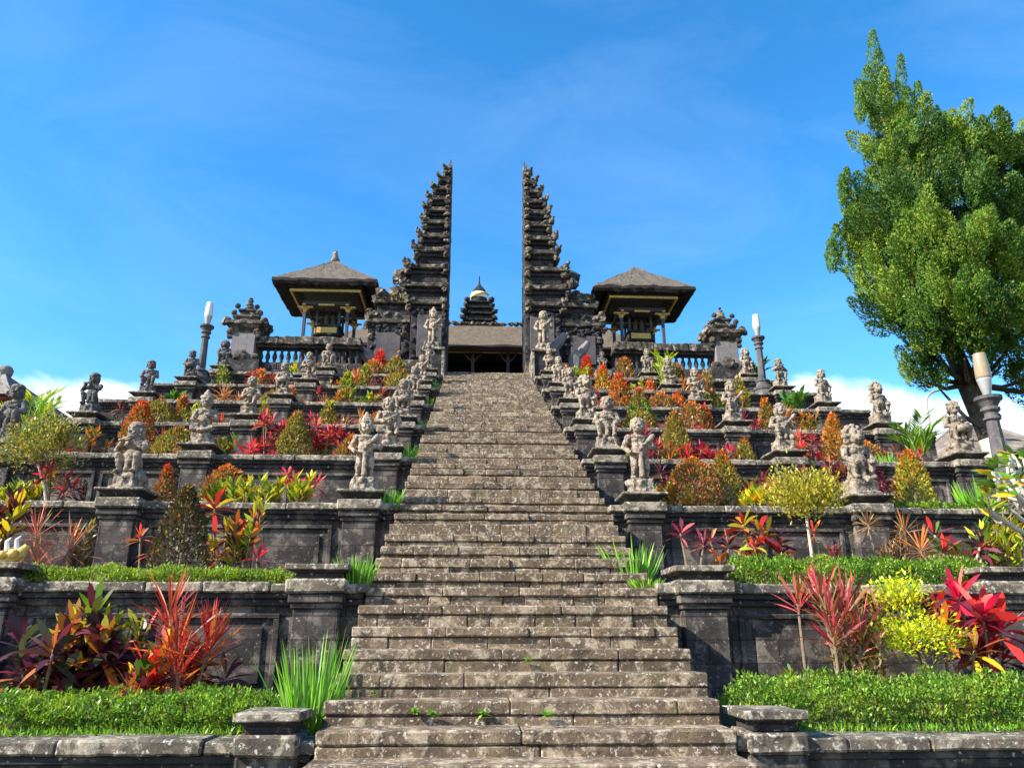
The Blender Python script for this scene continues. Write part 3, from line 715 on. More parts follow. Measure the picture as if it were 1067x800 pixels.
def make_tower():
    Y = 46.0; c = at(499, 330, Y); k = Y / 800.0 * 1.04; X = c.x
    def z(py): return at(499, py, Y).z
    t = thing('shrine_tower', 'dark tiered shrine tower wrapped in white and yellow cloth behind the hall roof', 'shrine', (X, Y, PLAT))
    m = MB()
    m.rbox(X - 1.5, X + 1.5, Y - 1.5, Y + 1.5, PLAT, z(345), .05, .03, .3)
    prev = z(345)
    for py, w in ((338, 17.0), (331, 16.5), (324, 14.0), (318, 13.0)):
        zz = z(py); m.rbox(X - w * k * .82, X + w * k * .82, Y - w * k * .8, Y + w * k * .8, prev, zz - .14, .04, .03, .2); m.rbox(X - w * k, X + w * k, Y - w * k, Y + w * k, zz - .138, zz, .05, .05, .15)
        for q in (-1, 1):
            for u in (-1, 0, 1): m.blob((X + q * w * k, Y + u * w * k, zz + .05), (.22, .22, .2), .3, 4, 1, py)
        prev = zz + .002
    m.build('tiered_body', M['gate'], t)
    m = MB(); m.lathe(X, Y, [(.44, z(318)), (.52, z(315)), (.54, z(311))], 16); m.build('bulb', M['gate'], t)
    m = MB(); m.lathe(X, Y, [(.545, z(312)), (.57, z(309.5)), (.53, z(306.5))], 18); m.build('white_cloth', M['cloth_white'], t)
    m = MB(); m.tube([(X + .585 * math.cos(a), Y + .585 * math.sin(a), z(309.5) + .16 * math.cos(a)) for a in np.linspace(math.pi * 1.1, math.pi * 2.02, 16)], .06, 6); m.build('yellow_sash', M['cloth_yellow'], t)
    m = MB(); m.lathe(X, Y, [(.53, z(306.4)), (.42, z(303)), (.26, z(300)), (.14, z(298)), (.10, z(297)), (.05, z(295)), (.035, z(288))], 12); m.build('spire', M['gate'], t)
make_tower()

# ------------------------------------------------------------------ lamp posts
def make_lamp():
    t = thing('lamp_post', '', 'lamp post', (0, 0, 0), 'lamp posts on the terraces')
    b = MB()
    b.lathe(0, 0, [(.34, -.1), (.34, .08), (.30, .10), (.27, .20), (.30, .22), (.30, .30), (.22, .34), (.19, .46), (.22, .48), (.22, .52), (.15, .56)], 12); b.build('base', M['lamp_stone'], t)
    b = MB(); b.lathe(0, 0, [(.122, .561), (.098, 1.55)], 8); b.build('post', M['lamp_stone'], t)
    b = MB(); b.lathe(0, 0, [(.10, 1.551), (.13, 1.57), (.13, 1.60), (.10, 1.62), (.10, 1.68), (.145, 1.72), (.145, 1.76), (.11, 1.78), (.16, 1.86), (.205, 1.90), (.205, 1.95), (.09, 1.97)], 14); b.build('capital', M['lamp_stone'], t)
    b = MB(); b.lathe(0, 0, [(.05, 1.971), (.06, 1.99), (.11, 2.24), (.116, 2.26)], 16); b.build('lamp_holder', M['lamp_metal'], t, smooth=True)
    b = MB(); b.lathe(0, 0, [(.114, 2.261), (.119, 2.30), (.115, 2.47), (.098, 2.68), (.093, 2.70), (.04, 2.715)], 16); b.build('lamp_shade', M['lamp_glass'], t, smooth=True)
    return t
lamp = make_lamp()
lamp.location = (at(209, 390, 21.75).x, 21.75, 8.62); lamp['label'] = 'lamp post with white glass shade on the seventh terrace, left of the stairs'
l2 = copy_tree(lamp, (at(795, 400, 21.75).x, 21.75, 8.58)); l2['label'] = 'lamp post with white glass shade on the seventh terrace, right of the stairs'
l3 = copy_tree(lamp, (at(1047, 500, 11.5).x, 11.5, 3.40), 0, 1.0); l3['label'] = 'nearest lamp post with yellowed glass shade, between tree trunk and frangipani'
for ch in l3.children:
    if ch.name.startswith('lamp_shade'): ch.data = ch.data.copy(); ch.data.materials[0] = M['lamp_amber']; ch['label'] = 'yellowed glass shade'

# ------------------------------------------------------------------ houses beyond the terraces and the street light
def make_house(px, py, Y, hx, hy, lab, rot, red):
    p = at(px, py, Y); t = thing('house', lab, 'house', (p.x, p.y, 0), None)
    zr, ze = p.z, p.z - 1.5
    m = MB(); m.box(p.x - hx * .8, p.x + hx * .8, Y - hy * .8, Y + hy * .8, 0, ze - .02); m.build('wall', M['plaster'], t)
    m = MB(); m.box(p.x - hx * .95, p.x + hx * .95, Y - hy * .95, Y + hy * .95, ze - .016, ze + .06); m.build('soffit', M['red_paint'] if red else M['dark_wood'], t)
    m = MB(); a = [(p.x - hx, Y - hy, ze + .08), (p.x + hx, Y - hy, ze + .08), (p.x + hx, Y + hy, ze + .08), (p.x - hx, Y + hy, ze + .08), (p.x - hx * .3, Y, zr), (p.x + hx * .3, Y, zr)]
    m.add(a, [(0, 1, 5, 4), (1, 2, 5), (2, 3, 4, 5), (3, 0, 4), (3, 2, 1, 0)]); rf = m.build('roof', M['tile'], t)
    m = MB()
    for i, j in ((0, 4), (1, 5), (2, 5), (3, 4), (4, 5)):
        u, v = Vector(a[i]), Vector(a[j]); m.tube([u, u.lerp(v, .5) + Vector((0, 0, -.03)), v], .09, 6)
    m.blob((p.x - hx * .3, Y, zr + .18), (.18, .15, .22), .3); m.blob((p.x + hx * .3, Y, zr + .18), (.18, .15, .22), .3)
    m.build('ridge_tiles', M['panel'], rf)
make_house(-30, 392, 21.0, 3.0, 3.0, 'old house with a red eave and tiled roof at the left edge behind the terraces', 0, True)
make_house(1012, 444, 26.0, 2.0, 2.0, 'low house with a grey tiled roof behind the tree trunk', 0, False)
p0 = at(967, 432, 24)
t = thing('street_light', 'thin grey street light with a bent arm behind the palm', 'street light', (p0.x, 24, 5.0))
m = MB(); m.tube([(p0.x, 24, 4.5), (p0.x, 24, p0.z + .3), (p0.x + .02, 24, p0.z + .45), (p0.x + .08, 24, p0.z + .6), (p0.x + .18, 24, p0.z + .72), (p0.x + .32, 24, p0.z + .81), (p0.x + .6, 24, p0.z + .9), (p0.x + 1.1, 24, p0.z + 1.02)], .038, 8); m.build('pole', M['lamp_metal'], t)
m = MB(); m.rbox(p0.x + 1.05, p0.x + 1.5, 23.9, 24.1, p0.z + .95, p0.z + 1.1, .03, .002, .2); m.build('lamp_head', M['lamp_metal'], t)
# ------------------------------------------------------------------ carved guardian statues
class Fig:
    """overlapping rounded volumes, melted into one continuous carved body"""
    def __init__(s): s.m = MB()
    def ell(s, c, r, sub=2):
        vs, fs = ICO[sub]; s.m.add([(c[0] + v[0] * r[0], c[1] + v[1] * r[1], c[2] + v[2] * r[2]) for v in vs], fs)
    def cap(s, a, b, ra, rb):
        a, b = Vector(a), Vector(b); L = (b - a).length; n = max(2, int(L / (min(ra, rb) * .55)))
        for i in range(n + 1):
            t = i / n; r = ra + (rb - ra) * t; p = a.lerp(b, t); s.ell(p, (r, r, r), 1)
    def limb(s, pts, rs):
        for i in range(len(pts) - 1): s.cap(pts[i], pts[i + 1], rs[i], rs[i + 1])
    def hand(s, p, d):
        p = Vector(p); d = Vector(d).normalized(); x = d.cross(Vector((0, 0, 1)))
        if x.length < .1: x = Vector((1, 0, 0))
        x.normalize(); s.ell(p, (.042, .04, .042), 1)
        for q, l in ((-.03, .05), (-.01, .062), (.01, .06), (.03, .045)): s.cap(p + x * q, p + x * q + d * l - Vector((0, 0, .012)), .016, .012)
        s.cap(p + x * .035, p + x * .055 + d * .03 + Vector((0, 0, .02)), .016, .012)
    def mesh(s, name, voxel, amp, seed, scale):
        me = bpy.data.meshes.new('tmp'); me.from_pydata(s.m.v, [], s.m.f); o = bpy.data.objects.new('tmp', me); COL.objects.link(o)
        md = o.modifiers.new('r', 'REMESH'); md.mode = 'VOXEL'; md.voxel_size = voxel
        dg = bpy.context.evaluated_depsgraph_get(); dg.update()
        out = bpy.data.meshes.new_from_object(o.evaluated_get(dg)); out.name = name
        bpy.data.objects.remove(o); bpy.data.meshes.remove(me)
        nv = len(out.vertices); co = np.empty(nv * 3, np.float32); out.vertices.foreach_get('co', co); nr = np.empty(nv * 3, np.float32); out.vertices.foreach_get('normal', nr)
        co = co.reshape(-1, 3); nr = nr.reshape(-1, 3)
        k = np.array([noise.noise(Vector(p) * 17 + Vector((seed, 0, 0))) * 1.1 + noise.noise(Vector(p) * 34 + Vector((0, seed, 0))) * 1.1 + noise.noise(Vector(p) * 7.5) * .6 for p in co.tolist()])
        co = (co + nr * (k * amp)[:, None]) * scale
        out.vertices.foreach_set('co', co.astype(np.float32).ravel()); out.polygons.foreach_set('use_smooth', [True] * len(out.polygons)); out.update()
        return out

def head(f, c, kind, crown, turn=0.0):
    cx, cy, cz = c
    def P(x, y, z): return (cx + x * math.cos(turn) - y * math.sin(turn), cy + x * math.sin(turn) + y * math.cos(turn), cz + z)
    f.ell(c, (.105, .112, .122)); f.ell(P(0, -.05, -.07), (.082, .07, .055))
    for q in (-1, 1):
        f.ell(P(q * .043, -.105, .018), (.028, .022, .026), 1); f.ell(P(q * .045, -.10, .052), (.042, .026, .014), 1)
        f.ell(P(q * .062, -.085, -.035), (.034, .03, .03), 1); f.ell(P(q * .118, .0, .0), (.026, .04, .055), 1); f.ell(P(q * .125, -.005, -.07), (.026, .028, .03), 1)
        f.ell(P(q * .035, -.112, -.085), (.012, .012, .022), 1)
    f.ell(P(0, -.128, -.012), (.026, .03, .026), 1); f.ell(P(0, -.112, -.062), (.058, .028, .013), 1); f.ell(P(0, -.105, -.095), (.045, .03, .014), 1)
    if kind == 'lion':
        f.ell(P(0, -.10, -.055), (.085, .075, .055)); f.ell(P(0, -.165, -.035), (.035, .025, .025), 1)
        for a in range(9):
            t = -.6 + (math.pi + 1.2) * a / 8; f.ell(P(.15 * math.cos(t), .03, .15 * math.sin(t)), (.055, .07, .055), 1)
        f.ell(P(0, .07, -.02), (.15, .1, .17))
    else: f.ell(P(0, .055, -.03), (.115, .085, .14))
    if crown == 'tall':
        f.ell(P(0, 0, .075), (.125, .125, .035)); f.ell(P(0, .01, .12), (.10, .10, .05)); f.ell(P(0, .015, .175), (.072, .072, .05)); f.ell(P(0, .02, .225), (.042, .042, .045))
        for q in (-1, 1): f.ell(P(q * .12, .01, .10), (.03, .03, .055), 1)
    elif crown == 'flat':
        f.ell(P(0, .01, .085), (.135, .13, .042)); f.ell(P(0, .01, .12), (.11, .11, .03))
    elif crown == 'curls':
        for a in range(9):
            t = 2 * math.pi * a / 9; f.ell(P(.095 * math.cos(t), .02 + .09 * math.sin(t), .085), (.04, .04, .04), 1)
        f.ell(P(0, .02, .11), (.085, .085, .05))
    elif crown == 'ears':
        for q in (-1, 1): f.ell(P(q * .085, .01, .12), (.035, .03, .05), 1)
        f.ell(P(0, .02, .09), (.11, .10, .05))

def make_statue(pose, seed):
    """returns the parts of one statue standing on z=0, about one metre tall"""
    rs = random.Random(seed); f = Fig(); z0 = .25; item = None
    j = lambda a: rs.uniform(-a, a)
    stand = pose in ('standing', 'warrior', 'raised'); hs = z0 + (.40 if stand else .17)
    f.ell((0, .01, hs), (.155, .125, .10)); f.ell((0, -.045, hs + .11), (.148, .125, .12)); f.ell((0, 0, hs + .27), (.165, .115, .115)); f.ell((0, -.01, hs + .20), (.14, .105, .10))
    for q in (-1, 1): f.ell((q * .075, -.08, hs + .255), (.06, .045, .045), 1)
    f.cap((0, 0, hs + .33), (0, -.015, hs + .42), .065, .06)
    for a in range(9):                                                             # collar of beads
        t = math.pi * a / 8; f.ell((.12 * math.cos(t), -.04 - .075 * math.sin(t), hs + .335 - .03 * math.sin(t)), (.028, .024, .02), 1)
    hc = (j(.015), -.03, hs + .50)
    crown = {'standing': 'tall', 'warrior': 'curls', 'raised': 'tall', 'squat': 'flat', 'flute': 'flat', 'kneel': 'curls', 'lion': 'none', 'seated': 'tall', 'drum': 'curls', 'monkey': 'ears', 'fold': 'flat', 'lap': 'curls'}[pose]
    head(f, hc, 'lion' if pose in ('lion', 'monkey') else 'man', crown, j(.35))
    # legs
    for q in (-1, 1):
        hip = (q * .085, 0, hs)
        if stand:
            kn = (q * .115, -.06, z0 + .20); an = (q * .115, 0, z0 + .03)
        elif pose in ('kneel',) and q > 0:
            kn = (q * .15, -.16, z0 + .06); an = (q * .10, .10, z0 + .03)
        elif pose in ('seated', 'lap'):
            kn = (q * .20, -.15, z0 + .10 + (.13 if q > 0 and pose == 'lap' else 0)); an = (-q * .04, -.20, z0 + .03) if pose == 'seated' or q < 0 else (q * .16, -.19, z0 + .03)
        else:
            kn = (q * .175, -.16, z0 + .27); an = (q * .135, -.12, z0 + .03)
        f.limb([hip, kn, an], [.088, .066, .048]); f.ell((an[0] + q * .01, an[1] - .05, z0 + .025), (.048, .085, .032)); f.ell(kn, (.07, .07, .07), 1)
        f.ell((an[0], an[1], an[2] + .03), (.058, .058, .018), 1)
    f.cap((0, -.12, hs + .01), (0, -.13, z0 + .06), .05, .06); f.cap((0, .08, hs), (0, .10, z0 + .03), .11, .13)     # sash in front, cloth behind
    f.ell((0, -.02, hs + .03), (.172, .145, .03))
    # arms
    sh = {q: (q * .185, 0, hs + .30) for q in (-1, 1)}
    A = {}
    if pose in ('standing', 'warrior'): A = {-1: [(-.27, .02, hs + .14), (-.17, -.10, hs + .03)], 1: [(.26, -.03, hs + .13), (.05, -.17, hs + .15)]}
    elif pose == 'raised': A = {-1: [(-.29, -.02, hs + .33), (-.22, -.05, hs + .52)], 1: [(.27, 0, hs + .14), (.16, -.11, hs + .02)]}
    elif pose in ('flute',): A = {-1: [(-.28, -.08, hs + .20), (-.09, -.19, hs + .34)], 1: [(.25, -.10, hs + .20), (.03, -.20, hs + .33)]}
    elif pose in ('drum', 'lap'): A = {-1: [(-.26, -.03, hs + .14), (-.10, -.20, hs + .12)], 1: [(.26, -.03, hs + .14), (.11, -.20, hs + .16)]}
    elif pose in ('lion', 'monkey'): A = {-1: [(-.24, -.07, hs + .15), (-.13, -.21, hs + .06)], 1: [(.24, -.07, hs + .15), (.13, -.21, hs + .06)]}
    elif pose == 'fold': A = {-1: [(-.25, -.05, hs + .15), (.02, -.17, hs + .18)], 1: [(.25, -.05, hs + .15), (-.02, -.18, hs + .21)]}
    elif pose == 'kneel': A = {-1: [(-.27, -.02, hs + .14), (-.17, -.19, hs + .14)], 1: [(.25, -.04, hs + .13), (.07, -.18, hs + .20)]}
    else: A = {-1: [(-.25, -.04, hs + .13), (-.16, -.19, hs + .12)], 1: [(.25, -.05, hs + .13), (.10, -.19, hs + .19)]}
    for q in (-1, 1):
        f.ell(sh[q], (.075, .075, .07), 1); f.limb([sh[q]] + A[q], [.062, .052, .038]); f.hand(A[q][1], (-q * .5, -.5, .1))
        f.ell(tuple(np.array(sh[q]) * .45 + np.array(A[q][0]) * .55), (.066, .066, .022), 1); f.ell(A[q][1], (.05, .05, .02), 1)
    it = MB()
    if pose in ('standing', 'warrior', 'kneel', 'raised'):
        a = Vector(A[1][1] if pose != 'raised' else A[-1][1])
        d = Vector((.62, -.1, .6)).normalized() if pose != 'raised' else Vector((.3, -.1, 1)).normalized()
        it.tube([a - d * .12, a + d * .05, a + d * .20, a + d * .25], [.026, .03, .048, .03], 8); item = 'club'
    elif pose == 'flute':
        it.tube([(-.16, -.22, hs + .33), (.10, -.21, hs + .39)], .018, 7); item = 'flute'
    elif pose == 'lap':
        it.tube([(-.17, -.22, hs + .06), (.18, -.24, hs + .25)], [.03, .024], 7); item = 'staff'
    elif pose == 'drum':
        it.tube([(-.14, -.2, hs + .06), (0, -.2, hs + .07), (.14, -.2, hs + .08)], [.07, .085, .07], 9); item = 'drum'
    # carved rock the figure sits on
    r = Fig(); r.ell((0, 0, .12), (.20, .19, .14)); w = .20
    for a in range(26):
        t = rs.uniform(0, 2 * math.pi); r.ell((w * 1.0 * math.cos(t), w * .95 * math.sin(t), rs.uniform(.05, .24)), (rs.uniform(.04, .075),) * 3, 1)
    r.m.box(-.235, .235, -.225, .225, .0, .06); r.m.box(-.19, .19, -.18, .18, .05, z0)
    sc = .90 if not stand else .85
    return (f.mesh('figure', .012, .0065, seed, sc), r.mesh('rock_base', .02, .014, seed + 3, sc), it, item, sc)

PROTO = {}
def proto(pose, dark):
    key = (pose, dark)
    if key not in PROTO:
        src = PROTO.get((pose, not dark))
        mt = M['dark_statue'] if dark else M['statue']
        t = thing('guardian_statue', '', 'statue', (0, 0, 0), 'stone guardian statues on the terrace posts')
        if src is None:
            fm, rm, it, item, sc = make_statue(pose, len(PROTO) * 3 + 1)
            link('figure', fm, mt, t); link('rock_base', rm, mt, t)
            if item:
                im = bpy.data.meshes.new(item); im.from_pydata([(p[0] * sc, p[1] * sc, p[2] * sc) for p in it.v], [], it.f); im.update(); im.polygons.foreach_set('use_smooth', [True] * len(im.polygons)); link(item, im, mt, t)
        else:
            for ch in src.children:
                me = ch.data.copy(); link(ch.name.split('.')[0], me, mt, t)
        PROTO[key] = t; t['free'] = 1
    return PROTO[key]

POSTN = ['beside the stairs', 'on the middle post', 'on the outermost post']
LOOK = {'standing': 'standing guardian statue with tall crown and club', 'warrior': 'standing curly haired guardian statue gripping a club', 'raised': 'standing crowned guardian statue raising one arm',
        'squat': 'squatting flat capped guardian statue', 'flute': 'squatting guardian statue playing a flute', 'kneel': 'half kneeling guardian statue with a club', 'lion': 'crouching maned lion headed statue',
        'seated': 'cross legged statue with tall crown', 'drum': 'squatting curly haired statue with a drum', 'monkey': 'crouching monkey headed statue with round ears', 'fold': 'squatting statue with folded arms', 'lap': 'seated curly haired statue holding a staff'}
def put_statue(pose, s, k, col, dark=False, sc=1.0, rz=None, loc=None, label=None):
    p = proto(pose, dark)
    if loc is None: loc = (s * XP[col], YK[k] + .2, ZK[k] + .168)
    rz = random.uniform(-.3, .3) if rz is None else rz
    if p.get('free'):
        t = p; del t['free']; t.location = loc; t.rotation_euler = (0, 0, rz); t.scale = (sc * .93, sc * .93, sc)
    else: t = copy_tree(p, loc, rz, sc); t.scale = (sc * .93, sc * .93, sc)
    side = 'left' if s < 0 else 'right'
    t['label'] = label or f"{'dark ' if dark else ''}{LOOK[pose]}, {ORD[k]} terrace {side} side, {POSTN[col]}"
    if 'free' in t.keys(): del t['free']
    return t
ST = [  # pose, side, terrace, post, dark, scale, turn
    ('standing', -1, 2, 0, 0, 1.0, .1), ('flute', -1, 2, 1, 0, 1.04, -.25), ('warrior', 1, 2, 0, 0, 1.06, .1), ('lion', 1, 2, 1, 0, 1.12, .15),
    ('lap', -1, 3, 0, 0, 1.0, .2), ('seated', -1, 3, 1, 0, 1.0, .1), ('squat', -1, 3, 2, 1, 1.15, -.2), ('fold', 1, 3, 0, 0, 1.08, -.15), ('kneel', 1, 3, 1, 0, 1.0, .1), ('drum', 1, 3, 2, 0, 1.1, .1),
    ('drum', -1, 4, 0, 0, .95, .1), ('lap', -1, 4, 1, 0, .95, -.2), ('flute', -1, 4, 2, 1, .98, -.2), ('monkey', 1, 4, 0, 0, 1.1, .2), ('kneel', 1, 4, 1, 0, 1.02, .3), ('lion', 1, 4, 2, 0, 1.05, .2),
    ('fold', -1, 5, 0, 0, .9, 0), ('drum', -1, 5, 1, 0, .95, -.1), ('squat', -1, 5, 2, 1, .95, .1), ('monkey', 1, 5, 0, 0, .92, 0), ('lap', 1, 5, 1, 0, .98, .2), ('fold', 1, 5, 2, 0, 1.0, .25),
    ('kneel', -1, 6, 0, 0, .9, -.1), ('lap', -1, 6, 1, 0, .93, .1), ('drum', -1, 6, 2, 1, .93, .1), ('squat', 1, 6, 0, 0, .92, 0), ('seated', 1, 6, 1, 0, .93, .2), ('flute', 1, 6, 2, 0, .98, .2),
    ('raised', -1, 7, 0, 0, .9, 0), ('fold', -1, 7, 1, 0, .93, .1), ('monkey', -1, 7, 2, 1, .98, .1), ('drum', 1, 7, 0, 0, .9, .1), ('squat', 1, 7, 1, 0, .95, .1), ('lion', 1, 7, 2, 0, 1.02, .2)]
for pose, s, k, c, d, sc, rz in ST: put_statue(pose, s, k, c, bool(d), sc, rz)
put_statue('standing', -1, 7, 0, False, 1.45, .05, (-2.0, 26.0, 11.502), 'tall crowned gate guardian statue with a club, left of the top steps')
put_statue('warrior', 1, 7, 0, False, 1.5, -.05, (2.02, 26.0, 11.502), 'tall curly haired gate guardian statue, right of the top steps')
p = at(628, 385, 25.3); put_statue('squat', 1, 7, 0, True, .8, 0, (p.x, 25.3, 10.55), 'small dark statue on a pale block in front of the right balustrade')
t = thing('stone_block', 'pale square block under the small dark statue by the right balustrade', 'stone block', (p.x, 25.3, 9.7))
m = MB(); m.rbox(p.x - .3, p.x + .3, 25.0, 25.6, 9.7, 10.54, .02, .01, .15); m.build('block', M['cap'], t)
# ------------------------------------------------------------------ plants
PL = []
GROUPS = {'cone': 'clipped conical shrubs on the terraces', 'cordy': 'broad leaved cordylines on the terraces', 'spiky': 'spiky dracaenas on the terraces', 'croton': 'crotons on the terraces', 'iris': 'tufts of strap leaved plants', 'palm': 'small palms on the terraces', 'hedge': 'low clipped hedges', 'broad': 'big leaved green plants'}
def base(px, k, dy, top, wpx, zoff=-.06):
    Y = YK[k] + dy; zb = ZK[k] + zoff; x = at(px, 400, Y).x
    # horizontal position measured at the plant's middle height
    tp = None
    lo = at(px, top, Y); x = lo.x; dep = (Vector((x, Y, lo.z)) - EYE).dot(_f)
    return x, Y, zb, max(.15, lo.z - zb), wpx * .5 * dep / FPX, dep
def plant(kind, name, cat, look, x, Y, zb, k):
    t = thing(name, look, cat, (x, Y, zb), GROUPS.get(kind)); PL.append((t, look, k, x)); return t

def cone(px, top, wpx, k, dy, cols, tips, look, tipf=.25, lean=0, shape=1.4, stemvis=.08, wts=None):
    x, Y, zb, H, r, dep = base(px, k, dy, top, wpx); t = plant('cone', 'conical_shrub', 'shrub', look, x, Y, zb, k)
    ll = max(.05, .0045 * dep); n = int(min(3200, 30 + 3.0 * (2.2 * r * H + r * r) * 3.2 / (ll * ll)))
    u = rng.uniform(0, 1, n) ** .8; th = rng.uniform(0, 2 * math.pi, n); sd = rng.uniform(0, 50)
    lump = np.array([noise.noise((math.cos(a) * 1.7 + sd, math.sin(a) * 1.7, b * 4.0)) for a, b in zip(th, u)])
    prof = np.minimum(1, (u + .06) * 4.2) * np.maximum(0, 1 - u ** shape) ** .75
    rad = r * prof * (1 + .30 * lump) * (.45 + .55 * rng.uniform(0, 1, n) ** .35)
    p = np.stack([x + rad * np.cos(th), Y + rad * np.sin(th), zb + H * (stemvis + (1 - stemvis) * u)], 1)
    d = np.stack([np.cos(th), np.sin(th), .55 + .5 * u], 1) + rng.normal(size=(n, 3)) * .45
    on = np.stack([np.cos(th), np.sin(th), .3 + u], 1) + rng.normal(size=(n, 3)) * .5; d = d + np.array([0, 0, .5])
    lv = Leaves(); lv.add(p, d, ll * rng.uniform(.7, 1.3, n), ll * .5, pal(n, cols, wts), 0, 0, up=unit(on)); lv.build('foliage', t)
    if tips:
        m = int(n * tipf * .45); wt = u ** 2.2 + .05; i = rng.choice(n, m, p=wt / np.sum(wt)); lv = Leaves()
        q = p[i] + unit(d[i]) * ll * .5; lv.add(q, d[i] + np.array([0, 0, .6]), ll * rng.uniform(.7, 1.2, m), ll * .5, pal(m, tips), 0, 0)
        c = 14; a = rng.normal(size=(c, 3)) * .6 + np.array([0, 0, 1.0]); lv.add(np.array([x, Y, zb + H * .97]) + rng.normal(size=(c, 3)) * ll * .5, a, ll * 1.5, ll * .7, pal(c, tips), 0, 0)
        lv.build('young_leaves', t)
    m = MB(); m.tube([(x, Y, zb - .05), (x + .02, Y, zb + H * .3), (x, Y, zb + H * .8)], [.03, .022, .008], 6)
    for q in range(9):
        a = random.uniform(0, 6.28); h = random.uniform(.1, .7); m.tube([(x, Y, zb + H * h), (x + .6 * r * math.cos(a), Y + .6 * r * math.sin(a), zb + H * (h + .12))], [.012, .005], 4)
    m.build('stems', M['stem'], t)

def rosette(lv, p, n, L, W, cols, lo, hi, droop, rows=4, wts=None, jit=.25):
    th = np.arange(n) * 2.4 + rng.uniform(0, 6); el = np.linspace(hi, lo, n) + rng.normal(size=n) * .12
    d = np.stack([np.cos(th) * np.cos(el), np.sin(th) * np.cos(el), np.sin(el)], 1)
    b = np.array(p) + np.stack([np.cos(th), np.sin(th), np.zeros(n)], 1) * .015 + np.stack([np.zeros(n), np.zeros(n), np.linspace(.06, -.10, n) * L / .4], 1)
    lv.add(b, d, L * rng.uniform(.75, 1.15, n), W * rng.uniform(.8, 1.2, n), pal(n, cols, wts, jit), droop * rng.uniform(.4, 1.5, n), rows)

def cordy(px, top, wpx, k, dy, cols, look, stems=3, L=.42, W=.075, n=20, young=None, name='cordyline', low=.35, kind='cordy', lo=-.35, hi=1.35, droop=.5, pale=False, zoff=-.06):
    x, Y, zb, H, r, dep = base(px, k, dy, top, wpx, zoff); t = plant(kind, name, 'plant', look, x, Y, zb, k)
    L = min(L, H * .62, max(r * 1.05, .16)); m = MB(); lv = Leaves(); yv = Leaves(); rows = 4 if dep < 14 else 2
    for i in range(stems):
        a = 2.4 * i + random.uniform(0, 1); h = (H - L * .8) * (1 if i == 0 else random.uniform(low, .92)); rr = (r - L * .45) * (0 if stems == 1 else random.uniform(.35, 1.0)); rr = max(rr, 0) + (.04 if stems > 1 else 0)
        sgn = 1 if i % 2 else -1
        tx, ty = x + sgn * rr * abs(math.cos(a)), Y + rr * .5 * math.sin(a)
        bx_, by_ = x + .12 * (tx - x), Y + .12 * (ty - Y)
        m.tube([(bx_, by_, zb - .05), ((bx_ + tx) / 2 + random.uniform(-.02, .02), (by_ + ty) / 2, zb + h * .55), (tx, ty, zb + h)], [.016, .014, .012], 6)
        rosette(lv, (tx, ty, zb + h), n, L * random.uniform(.85, 1.1), W * min(1, L / .34), cols, lo, hi, droop * L / .4, rows)
        if young: rosette(yv, (tx, ty, zb + h + .03), max(5, n // 4), L * .9, W * .8 * min(1, L / .34), young, .7, 1.4, .15, rows)
    m.build('stems', M['pale_stem' if pale else 'stem'], t); lv.build('leaves', t)
    if young: yv.build('young_leaves', t)

def spiky(px, top, wpx, k, dy, cols, look, stems=1, n=60, W=.018, L=None, young=None, lo=-.75):
    x, Y, zb, H, r, dep = base(px, k, dy, top, wpx); L = L or min(r * 1.1, H * .62)
    cordy(px, top, wpx, k, dy, cols, look, stems, L, W * max(1, dep / 9), n, young, 'dracaena', .4, 'spiky', lo, 1.45, .12)

def croton(px, top, wpx, k, dy, cols, look, stems=7, L=.17, W=.05, n=26, name='croton', zoff=-.06):
    x, Y, zb, H, r, dep = base(px, k, dy, top, wpx, zoff); t = plant('croton', name, 'shrub', look, x, Y, zb, k); m = MB(); lv = Leaves(); L = min(L, H * .4)
    for i in range(stems):
        a = 6.28 * i / stems + random.uniform(-.3, .3); q = random.uniform(.15, 1) * max(.02, r - L * .4); h = H * (random.uniform(.55, .95) if i else .97) - L * .5
        tx, ty = x + q * math.cos(a), Y + q * .6 * math.sin(a)
        m.tube([(x + .2 * (tx - x), Y + .2 * (ty - Y), zb - .04), (x + .7 * (tx - x), Y + .7 * (ty - Y), zb + h * .5), (tx, ty, zb + h)], [.014, .011, .007], 5)
        u = rng.uniform(.25, 1, n) ** .6; th = rng.uniform(0, 6.28, n)
        p = np.stack([x + (tx - x) * (.3 + .7 * u), Y + (ty - Y) * (.3 + .7 * u), zb + h * u], 1)
        d = np.stack([np.cos(th), np.sin(th), .35 + 1.0 * u + rng.normal(size=n) * .25], 1)
        lv.add(p, d, L * rng.uniform(.7, 1.2, n), W * max(1, dep / 16), pal(n, cols), .06, 2 if dep > 9 else 3)
    m.build('stems', M['stem'], t); lv.build('leaves', t)

def iris(px, top, wpx, k, dy, cols, look, n=55, W=.022, name='strap_leaf_tuft', zoff=-.06, droop=.35, spread=.3):
    x, Y, zb, H, r, dep = base(px, k, dy, top, wpx, zoff); t = plant('iris', name, 'plant', look, x, Y, zb, k); lv = Leaves()
    th = rng.uniform(0, 6.28, n); q = r * .6 * rng.uniform(0, 1, n) ** .5
    p = np.stack([x + q * np.cos(th), Y + q * .6 * np.sin(th), np.full(n, zb - .02)], 1)
    d = np.stack([np.cos(th) * spread, np.sin(th) * spread * .7, np.ones(n)], 1) + rng.normal(size=(n, 3)) * .12
    L = H * rng.uniform(.5, 1.08, n); lv.add(p, d, L, W * max(1, dep / 10), pal(n, cols), droop * L * .5 * rng.uniform(0, 1.4, n), 5); lv.build('leaves', t)

